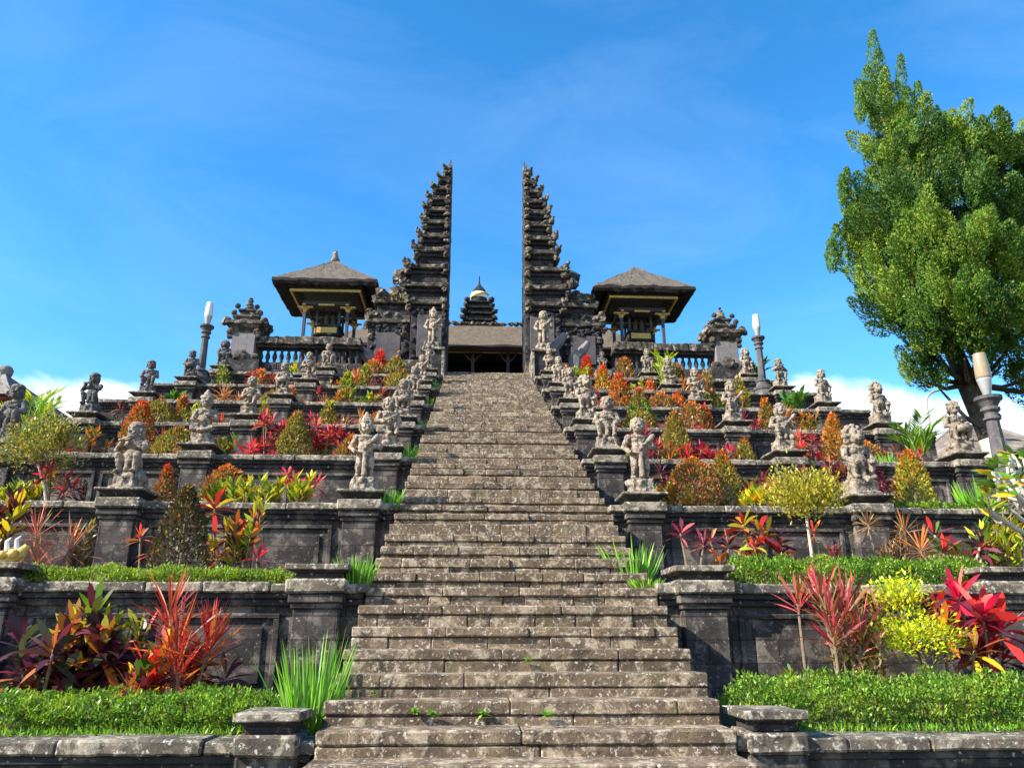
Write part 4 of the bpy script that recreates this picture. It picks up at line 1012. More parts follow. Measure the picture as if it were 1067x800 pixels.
def palm(px, top, wpx, k, dy, cols, look, fronds=8, ll=.32, zoff=-.06):
    x, Y, zb, H, r, dep = base(px, k, dy, top, wpx, zoff); t = plant('palm', 'palm', 'palm', look, x, Y, zb, k); m = MB()
    for i in range(fronds):
        a = 2.4 * i + .4; out = r * random.uniform(.6, 1.05); hh = H * random.uniform(.7, 1.05)
        pts = [Vector((x + out * math.cos(a) * u ** 1.4, Y + out * math.sin(a) * .7 * u ** 1.4, zb + .02 + hh * (1.35 * u - .42 * u * u - .12 * u ** 3) / .85)) for u in np.linspace(0, 1, 8)]
        lv = Leaves(); mm = MB(); mm.tube(pts, list(np.linspace(.016, .004, 8)), 5)
        P = []; D = []
        for u in np.linspace(.28, 1, 15):
            f_ = u * 7; q = min(6, int(f_)); p = pts[q].lerp(pts[q + 1], f_ - q); tg = (pts[q + 1] - pts[q]).normalized(); sd = tg.cross(Vector((0, 0, 1))).normalized()
            for s_ in (-1, 1): P.append(p); D.append(tg * .9 + sd * s_ * .8 + Vector((0, 0, .15)))
        nn = len(P); lv.add(np.array(P), np.array(D), ll * rng.uniform(.75, 1.1, nn), .035 * max(1, dep / 14), pal(nn, cols), .10, 2)
        fr = lv.build('frond', t); st = mm.build('rachis', M['stem'], fr) if False else None
        m.v, m.f = m.v, m.f; m.add(mm.v, mm.f)
    m.build('leaf_stalks', M['pale_stem'], t)

def hedge(px0, px1, k, ytop, dy0, dy1, cols, look, n, leaf=.045, wts=None, zoff=-.06):
    Y0, Y1 = YK[k] + dy0, YK[k] + dy1; a = at(px0, ytop, Y0); b = at(px1, ytop, Y0); x0, x1 = a.x, b.x; zb = ZK[k] + zoff; H = min((a.z + b.z) / 2, at((px0 + px1) / 2, ytop, Y1).z) - zb
    xm = (x0 + x1) / 2; t = plant('hedge', 'hedge', 'hedge', look, xm, (Y0 + Y1) / 2, zb, k)
    N = n; p = np.stack([rng.uniform(x0, x1, N), rng.uniform(Y0, Y1, N), rng.uniform(0, 1, N)], 1)
    f = rng.uniform(0, 1, N); top = f < .5; fr = (f >= .5) & (f < .88)
    p[top, 2] = rng.uniform(.78, 1, top.sum()); p[fr, 1] = Y0 + (Y1 - Y0) * rng.uniform(0, .16, fr.sum())
    w = np.array([noise.noise((q[0] * 3.2, q[1] * 3.2, k)) + .6 * noise.noise((q[0] * 8, q[1] * 8, 3)) for q in p]); wf = np.array([noise.noise((q[0] * 4, q[2] * 3, k + 7.)) for q in p])
    edge = np.minimum(1, np.minimum(p[:, 0] - x0, x1 - p[:, 0]) / .15) ; rnd = 1 - .35 * np.maximum(0, 1 - (p[:, 1] - Y0) / (.35 * (Y1 - Y0))) ** 2
    p[:, 1] += wf * .06; z = zb + H * p[:, 2] * (1 + .34 * w) * (.6 + .4 * edge) * rnd; p[:, 2] = z
    d = rng.normal(size=(N, 3)) * .75 + np.array([-.1, -.35, .9]); lv = Leaves()
    C = pal(N, cols, wts, .3); young = np.clip(np.array([noise.noise((q[0] * 2.3, q[1] * 2.3, q[2] * 5 + k)) + .8 * noise.noise((q[0] * 9, q[1] * 9, q[2] * 9)) for q in p]) * 1.3 + .1, 0, 1)[:, None]
    C = C * (1 - .75 * young) + np.array([.26, .36, .035]) * .75 * young; br = rng.uniform(0, 1, N) < .025; C[br] = [.22, .13, .05]
    lv.add(p, d, leaf * rng.uniform(.6, 1.6, N), leaf * rng.uniform(.35, .6, N), C, 0, 0); lv.build('foliage', t)
    m = MB()
    for i in range(int((x1 - x0) / .07)):
        x = x0 + .03 + i * .07; y = random.uniform(Y0 + .05, Y1 - .05); m.tube([(x, y, zb - .03), (x + random.uniform(-.05, .05), y + random.uniform(-.05, .05), zb + H * .75)], [.008, .004], 4)
    m.build('stems', M['stem'], t)

def topiary(px, pxb, top, cbot, wpx, k, dy, cols, look, n=1500, pale=True, zoff=-.06):
    x, Y, zb, H, r, dep = base(px, k, dy, top, wpx, zoff); xb = at(pxb, 600, Y).x; t = plant('tree', 'small_tree', 'tree', look, xb, Y, zb, k)
    zc0 = at(px, cbot, Y).z; zt = zb + H; m = MB(); fork = zc0 + .12
    m.tube([(xb, Y, zb - .05), (xb + (x - xb) * .5 + .02, Y, (zb + fork) / 2), (x, Y, fork)], [.024, .019, .016], 7); m.build('trunk', M['pale_stem' if pale else 'stem'], t)
    m = MB(); lv = Leaves(); P = []; D = []
    for i in range(22):
        a = 2.4 * i; e = random.uniform(.15, 1.25); q = Vector((math.cos(a) * math.cos(e) * r, math.sin(a) * math.cos(e) * r, math.sin(e) * (zt - fork)))
        st = Vector((x, Y, fork)); en = st + q * random.uniform(.75, 1.0); mid = st.lerp(en, .5) + Vector((0, 0, -.04)); m.tube([st, mid, en], [.010, .007, .003], 4)
        for _ in range(n // 22):
            u = random.random() ** .6; b = mid.lerp(en, u); P.append(b + Vector([random.gauss(0, .055 * (1 + r)) for _ in range(3)])); D.append(q.normalized() + Vector([random.gauss(0, .6) for _ in range(3)]) + Vector((0, 0, .4)))
    m.build('twigs', M['stem'], t); N = len(P); ll = max(.055, .0048 * dep)
    lv.add(np.array(P), np.array(D), ll * rng.uniform(.7, 1.3, N), ll * .45, pal(N, cols), 0, 0); lv.build('crown', t)

OL = [G_OLIVE, (0.26, .23, .04), (.10, .15, .025), (.33, .25, .05), (.2, .12, .03)]; OLG = [G_OLIVE, (.11, .17, .03), (.24, .26, .04)]; GRN = [(.14, .34, .03), (.10, .24, .03), (.2, .42, .03)]
REDS = [RED, CRIM, MAROON, MAROON, RUST]; REDB = [CRIM, RED, PINK]; MAR = [MAROON, PURPLE, (.2, .03, .04), RUST]; YG = [YEL, YELG, YELG, G_LIME, G_MID]; ORR = [ORANGE, RUST, RED]; PNK = [(.66, .17, .09), (.6, .2, .13), (.5, .13, .05), TAN]
HG = [(.12, .25, .025), (.09, .19, .022), (.2, .36, .03), (.06, .12, .02)]
# --- lowest terrace
hedge(-60, 287, 0, 722, .46, 1.1, HG, 'dense fresh green hedge along the front', 17000, .034)
hedge(766, 1110, 0, 707, .46, 1.1, HG, 'dense bright green hedge along the front', 18000, .034)
cordy(55, 642, 90, 0, 1.2, [PURPLE, (.045, .02, .025), MAROON, (.05, .06, .025), RUST], 'low dark purple leaved cordyline with brown stems', 8, .3, .075, 20)
cordy(92, 626, 90, 0, 1.55, [PURPLE, (.045, .02, .025), MAROON, (.07, .05, .02), ORANGE], 'dark purple and orange leaved cordyline', 8, .34, .085, 20, [(.3, .12, .02), YELG])
cordy(130, 612, 80, 0, 1.7, [PURPLE, (.06, .08, .025), YELG, MAROON, (.045, .02, .025)], 'tall dark cordyline with green and yellow top leaves', 8, .34, .08, 20, [G_LIME, YELG, PINK])
croton(158, 650, 62, 0, 1.15, [YEL, ORANGE, RED, MAROON, G_MID], 'yellow orange and red leaved croton', 7, .22, .065, 14)
cordy(150, 690, 70, 0, .95, [CRIM, MAROON, RUST], 'low crimson leaved cordyline', 3, .25, .065, 14)
spiky(207, 604, 92, 0, 1.25, [(.36, .02, .02), (.2, .02, .022), RUST, (.14, .03, .025), ORANGE], 'tall spiky red dracaena', 7, 34, .019, .58, [RED, (.55, .05, .04)], .1)
cordy(222, 664, 70, 0, 1.5, [MAROON, RUST, PURPLE], 'dark maroon cordyline in the shade of the red dracaena', 3, .3, .07, 18)
iris(333, 652, 70, 0, .5, GRN, 'tall tuft of bright green sword shaped leaves', 150, .014, spread=.24)
iris(322, 735, 60, 0, .5, [G_LIME, G_BRIGHT], 'short bright green ground plant', 160, .016, 'low_green_plant', -.06, .8, .7)
spiky(828, 600, 66, 0, 1.55, [PINK, (.42, .06, .07), RUST, (.2, .16, .05)], 'pink leaved dracaena on a thin bare stem', 1, 24, .026, .48, None, .3)
spiky(862, 588, 86, 0, 1.3, [(.4, .05, .06), PINK, RUST, (.2, .16, .05), (.22, .04, .05), (.16, .11, .04)], 'tall pink and red striped dracaena', 6, 22, .028, .56, [PINK, CRIM], .35)
spiky(895, 602, 66, 0, 1.6, [RUST, (.3, .08, .05), (.2, .15, .05), (.4, .2, .1), (.13, .1, .03)], 'bronze leaved spiky dracaena', 5, 24, .026, .5, None, .2)
croton(888, 650, 66, 0, 1.25, [BROWN, TAN, (.08, .06, .03), G_OLIVE], 'dry brown twiggy shrub', 14, .1, .03, 26, 'dry_shrub')
topiary(936, 955, 611, 640, 60, 0, 1.6, [(.50, .52, .02), (.26, .40, .02), (.60, .56, .03)], 'lime yellow airy shrub with thin stem, behind', 900, False)
topiary(952, 960, 648, 684, 90, 0, 1.3, [(.50, .52, .02), (.24, .38, .02), (.60, .56, .03), (.38, .46, .02)], 'wide lime yellow airy shrub with thin stem, in front', 1500, False)
cordy(972, 612, 52, 0, 1.6, REDB, 'bright crimson cordyline', 1, .32, .09, 16)
cordy(1012, 592, 86, 0, 1.45, [CRIM, (.3, .02, .05), MAROON, RED], 'tall crimson and maroon cordyline', 4, .36, .095, 18, REDB)
cordy(992, 632, 60, 0, 1.2, [ORANGE, YEL, RUST, MAROON], 'orange and yellow leaved cordyline', 2, .3, .08, 16)
cordy(1030, 650, 70, 0, 1.6, [MAROON, PURPLE, RUST], 'dark maroon cordyline at the back', 3, .3, .07, 16)
croton(816, 690, 40, 0, 1.5, [G_LIME, YELG, G_MID], 'small pale green seedling shrub', 4, .12, .03, 14, 'green_shrub')
# --- second terrace
hedge(10, 300, 1, 591, .16, .62, [(.16, .26, .03), (.24, .32, .03), G_MID], 'low yellowish green clipped hedge', 11000, .036)
hedge(760, 1042, 1, 581, .16, .75, HG, 'low bright green clipped hedge', 13000, .038)
croton(6, 505, 70, 1, .9, [PURPLE, MAROON, YELG, YEL], 'dark purple and yellow croton', 9, .24, .07, 26)
spiky(60, 532, 62, 1, 1.1, PNK, 'orange pink spiky dracaena', 3, 60, .014, .42)
croton(93, 538, 40, 1, 1.2, [BROWN, G_OLIVE, TAN], 'thin brown leaved shrub', 9, .09, .03, 40, 'dry_shrub')
cordy(154, 545, 34, 1, 1.3, [RED, RUST, ORANGE, MAROON], 'small red leaved cordyline', 2, .28, .06, 14)
cone(197, 508, 68, 1, 1.0, [(.035, .04, .018), (.06, .06, .02), (.09, .05, .02)], [(.4, .1, .03), (.3, .2, .03)], 'big dark olive conical shrub', .06)
cordy(236, 508, 56, 1, 1.5, [RED, YELG, MAROON, YEL], 'tall red and yellow leaved cordyline', 4, .3, .07, 16)
croton(258, 505, 60, 1, 1.25, [YELG, G_LIME, ORANGE, MAROON], 'tall yellow green mottled croton', 8, .2, .055, 20)
cordy(230, 565, 34, 1, 1.0, ORR, 'small orange leaved cordyline', 1, .22, .06, 14)
cordy(270, 565, 36, 1, 1.05, [CRIM, MAROON], 'small crimson leaved cordyline', 1, .22, .06, 14)
iris(371, 574, 50, 1, .2, GRN, 'short bright green grassy tuft', 170, .014)
iris(660, 556, 44, 1, .9, GRN, 'shaded green grassy tuft', 90, .02)
iris(672, 600, 46, 1, .2, [G_LIME, G_BRIGHT], 'low leafy green weed', 90, .016, 'low_green_plant', -.02, .8, .8)
cordy(718, 540, 36, 1, 1.1, [MAROON, (.3, .03, .08), PINK], 'pink and maroon cordyline', 2, .26, .06, 15)
cordy(752, 545, 54, 1, 1.25, [MAROON, RUST, PURPLE, ORANGE], 'bronze maroon cordyline', 4, .26, .06, 15)
cordy(788, 528, 56, 1, 1.3, [RED, ORANGE, MAROON, YELG], 'red and orange mottled cordyline', 5, .28, .07, 15)
cordy(815, 545, 40, 1, 1.45, [MAROON, RED, PURPLE], 'dark red leaved cordyline', 3, .26, .06, 15)
cordy(855, 540, 34, 1, 1.1, [RUST, RED, ORANGE], 'rusty red cordyline', 2, .24, .055, 14)
topiary(834, 846, 486, 548, 84, 1, .45, [(.34, .30, .04), YELG, G_OLIVE, (.4, .3, .05)], 'slender little tree with an airy yellow crown', 3600)
spiky(910, 528, 42, 1, 1.1, [TAN, RUST, (.5, .3, .1)], 'tan leaved spiky dracaena', 2, 40, .016, .3)
croton(926, 545, 40, 1, 1.25, [TAN, BROWN, (.3, .16, .06)], 'dry brown feathery shrub', 9, .1, .02, 40, 'dry_shrub')
spiky(940, 536, 40, 1, 1.3, [TAN, ORANGE, BROWN], 'straw coloured spiky dracaena', 1, 40, .016, .3)
spiky(956, 552, 48, 1, .9, [(.55, .2, .06), ORANGE, TAN], 'orange spiky dracaena', 1, 44, .018, .3)
cordy(992, 538, 76, 1, 1.1, [MAROON, RUST, RED, G_MID, PURPLE], 'wide bronze leaved cordyline on pale stems', 6, .28, .075, 15, None, pale=True)
croton(1030, 500, 66, 1, 1.3, YG, 'yellow leaved croton beside the lamp', 11, .2, .05, 24)
# --- third terrace
topiary(50, 37, 430, 492, 78, 2, .5, [(.30, .27, .04), G_OLIVE, (.35, .25, .05), G_MID], 'slender small tree with a round olive crown', 3600)
croton(40, 490, 62, 2, .9, YG, 'yellow leaved croton', 9, .2, .05, 22)
croton(8, 498, 50, 2, .6, [YELG, G_LIME, G_MID], 'yellow green croton', 8, .2, .055, 22)
cordy(98, 500, 50, 2, 1.0, [RED, MAROON, G_LIME], 'low red and green cordyline', 3, .2, .04, 12)
cone(175, 488, 26, 2, .9, [G_OLIVE, RUST, BROWN], [ORANGE, RED], 'narrow olive shrub with orange top', .4)
for px, top, w, lk in ((229, 500, 32, 'small yellow croton'), (256, 494, 44, 'yellow green bushy croton'), (285, 492, 46, 'yellow and green croton'), (312, 488, 40, 'tall yellow green croton')):
    croton(px, top, w, 2, random.uniform(.35, .7), YG, lk, 8, .17, .045, 22)
iris(404, 505, 38, 2, .2, GRN, 'short bright green grassy tuft', 150, .016)
croton(694, 498, 42, 2, .6, [YEL, G_LIME, ORANGE, G_MID], 'small yellow and orange croton', 7, .17, .045, 16)
croton(715, 505, 30, 2, .5, [YEL, YELG], 'small bare stemmed yellow croton', 5, .15, .04, 10)
cone(752, 472, 44, 2, .9, OL, ORR, 'olive conical shrub with red young leaves', .2)
croton(786, 506, 44, 2, .35, [YEL, YEL, YELG, G_LIME], 'bright yellow croton', 9, .18, .05, 22)
croton(812, 500, 40, 2, .5, [YEL, YELG, G_LIME], 'pale yellow croton', 8, .18, .05, 20)
cone(945, 472, 48, 2, .9, [(.30, .25, .04), G_OLIVE, YELG], [RED, ORANGE], 'yellow olive conical shrub with scarlet top', .25)
iris(1016, 494, 50, 2, .75, GRN, 'upright tuft of broad green strap leaves', 60, .04, droop=.15)
cordy(873, 474, 50, 2, 1.0, MAR, 'dark maroon cordyline', 8, .26, .06, 18)
cordy(916, 474, 36, 2, 1.0, [(.22, .03, .05), MAROON], 'purple red cordyline', 6, .24, .06, 18)
cordy(845, 480, 50, 2, 1.3, MAR, 'low maroon cordyline', 7, .24, .06, 16)
hedge(905, 1030, 2, 523, .25, .6, [(.2, .3, .03), G_MID], 'thin strip of low green groundcover', 2200, .05)
hedge(850, 882, 2, 522, .25, .6, [(.2, .3, .03), G_MID], 'short patch of low green groundcover', 700, .05)
hedge(78, 100, 2, 526, .3, .6, [(.2, .3, .03), G_MID], 'tiny patch of low green groundcover', 500, .05)
cordy(700, 480, 46, 2, 1.3, MAR, 'dark maroon and purple cordyline', 7, .26, .055, 16)
cordy(730, 484, 44, 2, 1.2, [MAROON, CRIM, RUST], 'crimson and bronze cordyline', 7, .26, .055, 16)
# --- fourth terrace
cone(149, 421, 36, 3, 1.0, [RUST, ORANGE, G_OLIVE, G_OLIVE, BROWN], [RED, ORANGE], 'oval orange red shrub', .5, shape=2.4)
spiky(177, 446, 38, 3, .9, [RED, PINK, ORANGE], 'red spiky dracaena', 2, 34, .02, .3)
croton(236, 452, 36, 3, .8, [RED, G_LIME, G_MID, RUST], 'red and green croton', 7, .18, .05, 18)
cone(310, 431, 42, 3, .9, OL, [ORANGE, RUST], 'broad olive conical shrub', .12)
cordy(284, 424, 46, 3, 1.2, REDS, 'crimson cordyline', 8, .28, .06, 18, REDB)
cordy(340, 432, 52, 3, 1.1, REDS, 'deep red cordyline', 9, .28, .06, 18, REDB)
cordy(360, 436, 38, 3, 1.0, [MAROON, RED], 'small dark red cordyline', 5, .24, .055, 18)
iris(424, 461, 28, 3, .2, GRN, 'short bright green grassy tuft', 130, .018)
palm(34, 404, 64, 3, 1.3, [(.42, .42, .03), G_LIME, G_BRIGHT], 'yellow green feathery palm', 9, .36)
palm(18, 448, 50, 3, .6, [(.5, .45, .03), G_LIME], 'low yellow palm', 6, .3)
cone(702, 431, 36, 3, .9, OL, ORR, 'yellow olive conical shrub with a red tip', .12)
cordy(682, 442, 48, 3, 1.0, REDS, 'deep red cordyline', 9, .26, .055, 18, REDB)
cordy(722, 458, 62, 3, .7, REDS, 'broad crimson cordyline', 10, .26, .055, 18, REDB)
cordy(744, 454, 40, 3, 1.0, [MAROON, CRIM], 'dark red cordyline', 6, .26, .055, 18)
cone(775, 460, 24, 3, .9, OL, [ORANGE], 'small olive conical shrub', .1)
cordy(838, 444, 44, 3, 1.0, [RED, (.35, .06, .06), PINK], 'coral red cordyline', 8, .28, .05, 18)
cone(867, 434, 32, 3, .9, [(.33, .22, .04), G_OLIVE, ORANGE], [ORANGE], 'orange olive conical shrub', .25)
palm(952, 440, 56, 3, 1.0, [G_BRIGHT, G_MID, G_LIME], 'green feathery palm', 9, .4)
iris(922, 470, 36, 3, .6, GRN, 'grassy green tuft', 60, .022)
# --- fifth terrace
cone(191, 415, 17, 4, .9, [RUST, (.3, .17, .04), G_OLIVE], ORR, 'narrow rusty orange conical shrub', .35)
spiky(226, 428, 24, 4, .8, [RED, ORANGE], 'red spiky dracaena', 2, 30, .02, .26)
cone(277, 423, 20, 4, .9, OLG, [YELG], 'small green conical shrub', .1)
cordy(290, 430, 22, 4, .7, REDB, 'bright crimson cordyline', 2, .25, .07, 14)
cone(343, 421, 22, 4, .9, OL, [YELG], 'olive conical shrub', .1)
cordy(334, 436, 18, 4, .6, REDB, 'small bright crimson cordyline', 2, .22, .06, 14)
cordy(358, 428, 26, 4, 1.0, [RUST, RED, MAROON], 'rusty red cordyline', 3, .22, .05, 14)
spiky(376, 428, 24, 4, .7, [PINK, ORANGE, TAN], 'pale orange spiky dracaena', 1, 34, .02, .26)
iris(436, 436, 16, 4, .3, GRN, 'short bright green grassy tuft', 80, .018)
iris(116, 432, 18, 4, .5, [G_LIME, G_BRIGHT], 'low leafy green weed', 60, .03, 'low_green_plant', -.04, .8, .8)
cone(665, 407, 32, 4, .9, [G_MID, G_OLIVE, G_BRIGHT], [RED, PINK], 'green conical shrub with a pink tip and red flecks', .2)
cordy(677, 436, 32, 4, .5, REDB, 'bright red cordyline', 5, .22, .06, 14)
cone(734, 426, 18, 4, .9, [RUST, ORANGE, G_OLIVE], [RED], 'small rusty conical shrub with a red tip', .3)
cordy(731, 436, 32, 4, .5, REDB, 'low bright red cordyline', 6, .2, .06, 14)
cone(797, 418, 20, 4, .9, [(.25, .17, .04), G_OLIVE], [ORANGE], 'orange green conical shrub', .25)
spiky(780, 428, 24, 4, .8, [RED, MAROON], 'dark red spiky dracaena', 2, 30, .02, .26)
cordy(706, 432, 36, 4, .8, REDS, 'crimson and maroon cordyline', 7, .22, .05, 14)
# --- sixth terrace
croton(180, 406, 30, 5, .8, [G_BRIGHT, G_MID], 'bright green leafy plant', 7, .3, .09, 14, 'green_shrub')
cordy(215, 417, 20, 5, .6, [YEL, ORANGE, RED], 'low yellow and orange cordyline', 3, .2, .05, 12)
cone(303, 407, 12, 5, .8, [ORANGE, RUST], [ORANGE], 'small orange shrub', .3, shape=2.4)
spiky(322, 416, 26, 5, .6, [ORANGE, TAN, YEL], 'low orange spiky dracaena', 3, 26, .022, .24)
spiky(341, 412, 22, 5, .8, [TAN, RUST], 'tan spiky dracaena', 2, 26, .022, .26)
cone(363, 391, 24, 5, .9, OLG, [YELG], 'yellow green conical shrub', .2)
cordy(390, 418, 20, 5, .5, [YEL, RED], 'low yellow cordyline', 2, .18, .05, 12)
iris(444, 412, 14, 5, .3, GRN, 'short bright green grassy tuft', 70, .02)
cone(644, 393, 27, 5, .9, [ORANGE, RUST, G_OLIVE, (.3, .2, .04)], [RED, ORANGE], 'orange red conical shrub', .45)
cordy(691, 412, 22, 5, .6, [MAROON, RED], 'dark red cordyline', 3, .2, .05, 12)
cone(706, 412, 18, 5, .7, [ORANGE, RUST], ORR, 'small round orange shrub', .3, shape=2.4)
croton(748, 410, 18, 5, .7, [YEL, YELG, G_LIME], 'small yellow croton', 6, .18, .05, 14)
cone(769, 395, 20, 5, .9, OLG, [TAN], 'dull olive conical shrub', .1)
croton(828, 403, 36, 5, .9, [G_BRIGHT, G_MID, (.05, .16, .03)], 'dark green glossy big leaved plant', 9, .36, .10, 14, 'green_shrub')
# --- seventh terrace
cone(233, 387, 18, 6, .9, OLG, [YELG], 'olive green conical shrub', .15)
cone(271, 388, 20, 6, .8, [TAN, G_OLIVE, ORANGE], [ORANGE], 'orange brown shrub', .3, shape=2.2)
croton(331, 397, 16, 6, .6, [YEL], 'small bright yellow croton', 5, .18, .05, 14)
cordy(350, 394, 20, 6, .7, [MAROON, RED, YEL], 'dark red and yellow cordyline', 3, .2, .05, 12)
cone(381, 383, 17, 6, .9, OLG, [YELG], 'pale olive conical shrub', .1)
cordy(407, 394, 16, 6, .7, [RED, CRIM], 'small red cordyline', 3, .18, .05, 12)
iris(452, 396, 12, 6, .3, GRN, 'short bright green grassy tuft', 60, .022)
cone(628, 384, 19, 6, .9, [YELG, G_OLIVE, ORANGE], [RED, ORANGE], 'scarlet topped yellow green shrub', .5)
cone(677, 400, 13, 6, .7, [ORANGE, RUST], [ORANGE], 'small orange shrub', .3, shape=2.4)
cone(735, 389, 15, 6, .9, [BROWN, G_OLIVE, TAN], [TAN], 'brown green oval shrub', .1, shape=2.2)
palm(690, 368, 26, 6, 1.9, [YELG, G_LIME], 'yellow green palm', 5, .3)
# --- lower plants at the back of the beds
fill = [('low ruby red cordyline', lambda *a: cordy(*a, REDS, a_lk, 6, .24, .05, 15)), ('low maroon leaved cordyline', lambda *a: cordy(*a, MAR, a_lk, 6, .24, .05, 15)), ('bushy golden croton', lambda *a: croton(*a, YG, a_lk, 8, .15, .045, 20)),
        ('mixed orange and green croton', lambda *a: croton(*a, [ORANGE, G_MID, YELG, RUST], a_lk, 8, .15, .045, 20)), ('small rounded olive shrub', lambda *a: cone(*a, OL, [RUST], a_lk, .1, shape=2.4)), ('bright scarlet cordyline', lambda *a: cordy(*a, REDB, a_lk, 5, .24, .05, 15)),
        ('rusty leafed round shrub', lambda *a: cone(*a, [RUST, G_OLIVE, BROWN, (.3, .15, .04)], [ORANGE], a_lk, .2, shape=2.4)), ('coppery spiky dracaena', lambda *a: spiky(*a, [RUST, TAN, ORANGE], a_lk, 3, 24, .02))]
for k in range(2, 8):
    for s in (-1, 1):
        order = list(range(8)); random.shuffle(order); xs_ = [2.6, 3.2, 3.8, 4.5, 5.9, 6.6, 7.3, 7.95] if k > 2 else ([2.9, 3.7, 4.5] if s > 0 else [3.0, 4.2, 6.6])
        for X_, q in zip(xs_, order):
            a_lk = fill[q][0]; dy = random.uniform(.5, 1.3); Y_ = YK[k] + dy; p = Vector((s * (X_ + random.uniform(-.2, .2)), Y_, ZK[k] + random.uniform(.45, .82))) - EYE
            if k > 4 and X_ > 7: continue
            w_ = p.dot(_f); px_ = 533.5 + FPX * p.dot(_r) / w_; py_ = 400 - FPX * p.dot(_u) / w_
            fill[q][1](px_, py_, random.uniform(.6, .95) * FPX / w_, k, dy)
# --- eighth terrace
cone(396, 369, 19, 7, .9, [RED, (.45, .08, .03), RUST], [RED], 'scarlet conical shrub', .6)
cone(611, 374, 15, 7, .9, [RED, ORANGE, RUST], [RED], 'scarlet orange conical shrub', .6)
cone(705, 382, 18, 7, .8, [BROWN, RUST, G_OLIVE], [ORANGE], 'brown orange shrub', .2, shape=2.2)
palm(789, 378, 26, 7, .5, [G_BRIGHT, G_MID], 'small dark green palm', 6, .3)

# labels: say where, then tell look-alikes apart by their distance from the stairs
by = {}
for t, look, k, x in PL:
    lab = f"{look}, {ORD[k]} terrace {'left' if x < 0 else 'right'} side"; by.setdefault(lab, []).append((abs(x), t))
for lab, l in by.items():
    l.sort(key=lambda q: q[0])
    for i, (_, t) in enumerate(l): t['label'] = lab if len(l) == 1 else lab + (', nearest the stairs' if i == 0 else ', farthest from the stairs' if i == len(l) - 1 else ', in between')

# --- weeds in the joints of the lowest steps
for px, py, n_, lb in ((432, 742, 14, 'tiny weed in a joint of the lower steps, left of two'), (450, 744, 14, 'tiny weed with a long shadow on the lower steps'), (503, 743, 16, 'tiny round weed near the middle of the lower steps'), (570, 745, 14, 'tiny weed right of the middle of the lower steps'), (550, 688, 14, 'small green weed on a higher step'), (391, 722, 8, 'minute weed near the left end of a step')):
    d = (at(px, py, 1.0) - EYE); best = None
    for (y, z) in EDGES:
        q = at(px, py, y)
        if q.z <= z and (best is None): best = q
    if best is None: continue
    t = thing('weed', lb, 'weed', (best.x, best.y - .01, best.z), 'weeds on the steps'); lv = Leaves()
    lv.add(np.repeat(np.array([tuple(t.location)]), n_, 0), dirs(n_, .2, -.3) * np.array([1, .8, 1]) + np.array([0, -.8, 0]), rng.uniform(.04, .08, n_), .025, pal(n_, GRN), .1, 2); lv.build('leaves', t)

# --- grass in front of the hedges (uncountable)
def grass(name, spots, n, h, cols):
    P = []
    for (x0, x1, y0, y1, z) in spots: P.append(np.stack([rng.uniform(x0, x1, n), rng.uniform(y0, y1, n), np.full(n, z)], 1))
    P = np.concatenate(P); N = len(P); lv = Leaves(); d = rng.normal(size=(N, 3)) * .5 + np.array([0, -.1, 1]); lv.add(P, d, rng.uniform(.4, 1.2, N) * h, h * .18, pal(N, cols), 0, 0)
    o = lv.build(name, None, kind='stuff'); tag(o, 'short bright grass and moss growing along the front edges of the planting beds', 'grass'); return o
sp = []
for s in (-1, 1):
    for k, (a, b) in {0: (2.15, 12.0), 1: (2.4, 12.0), 2: (2.4, 12.0), 3: (2.4, 9.5), 4: (2.4, 9.5)}.items():
        x0, x1 = sorted((s * a, s * b)); y = YK[k] + (.36 if k else .26); sp.append((x0, x1, y, y + (.3 if k else .24), ZK[k] - .07 + (0 if k else .065)))
grass('grass', sp, 3000, .07, [G_LIME, G_BRIGHT, G_MID])
# ------------------------------------------------------------------ frangipani at the right edge
def make_frangipani():
    Y = 8.95; x = 6.6; zb = 2.1
    t = thing('frangipani_tree', 'pale bare branched frangipani with a few leaves at the right edge', 'tree', (x, Y, zb))
    m = MB(); tips = []
    m.tube([(x, Y, zb), (x + .03, Y, zb + .35), (x - .03, Y, zb + .65)], [.085, .07, .06], 9); tr = m.build('trunk', M['white_bark'], t)
    b = MB(); rs = random.Random(4)
    def grow(p, d, L, r, lev):
        mid = p + d * L * .5 + Vector((rs.uniform(-.04, .04), rs.uniform(-.04, .04), -.02)); e = p + d * L + Vector((0, 0, .05 * L)); b.tube([p, mid, e], [r, r * .88, r * .8], 7)
        if lev == 0: tips.append((e, d)); b.blob(e, (r * 1.0,) * 3, .1, 4, 1); return
        for i in range(2 + (rs.random() < .35)):
            a = rs.uniform(-.9, .9); nd = (d + Vector((rs.uniform(-.75, .45), rs.uniform(-.55, .55), rs.uniform(.0, .75)))).normalized(); grow(e, nd, L * rs.uniform(.62, .85), r * .8, lev - 1)
    root = Vector((x, Y, zb + .6))
    for d, L in ((Vector((-.85, -.1, .12)), .42), (Vector((-.5, .1, .6)), .42), (Vector((.5, .1, .6)), .4), (Vector((-.75, -.25, .35)), .42), (Vector((-.35, .2, .9)), .5)): grow(root, d.normalized(), L, .036, 2)
    b.build('branches', M['white_bark'], t); lv = Leaves()
    for i, (p, d) in enumerate(tips):
        if i % 3 == 2: continue
        n = rs.randint(3, 6); th = rng.uniform(0, 6.28, n); dd = np.stack([np.cos(th), np.sin(th), rng.uniform(.1, .8, n)], 1)
        lv.add(np.repeat(np.array([tuple(p)]), n, 0), dd, rng.uniform(.18, .30, n), .08, pal(n, [G_BRIGHT, G_MID, G_LIME, (.5, .3, .02)]), .1, 4)
    lv.build('leaves', t)
make_frangipani()

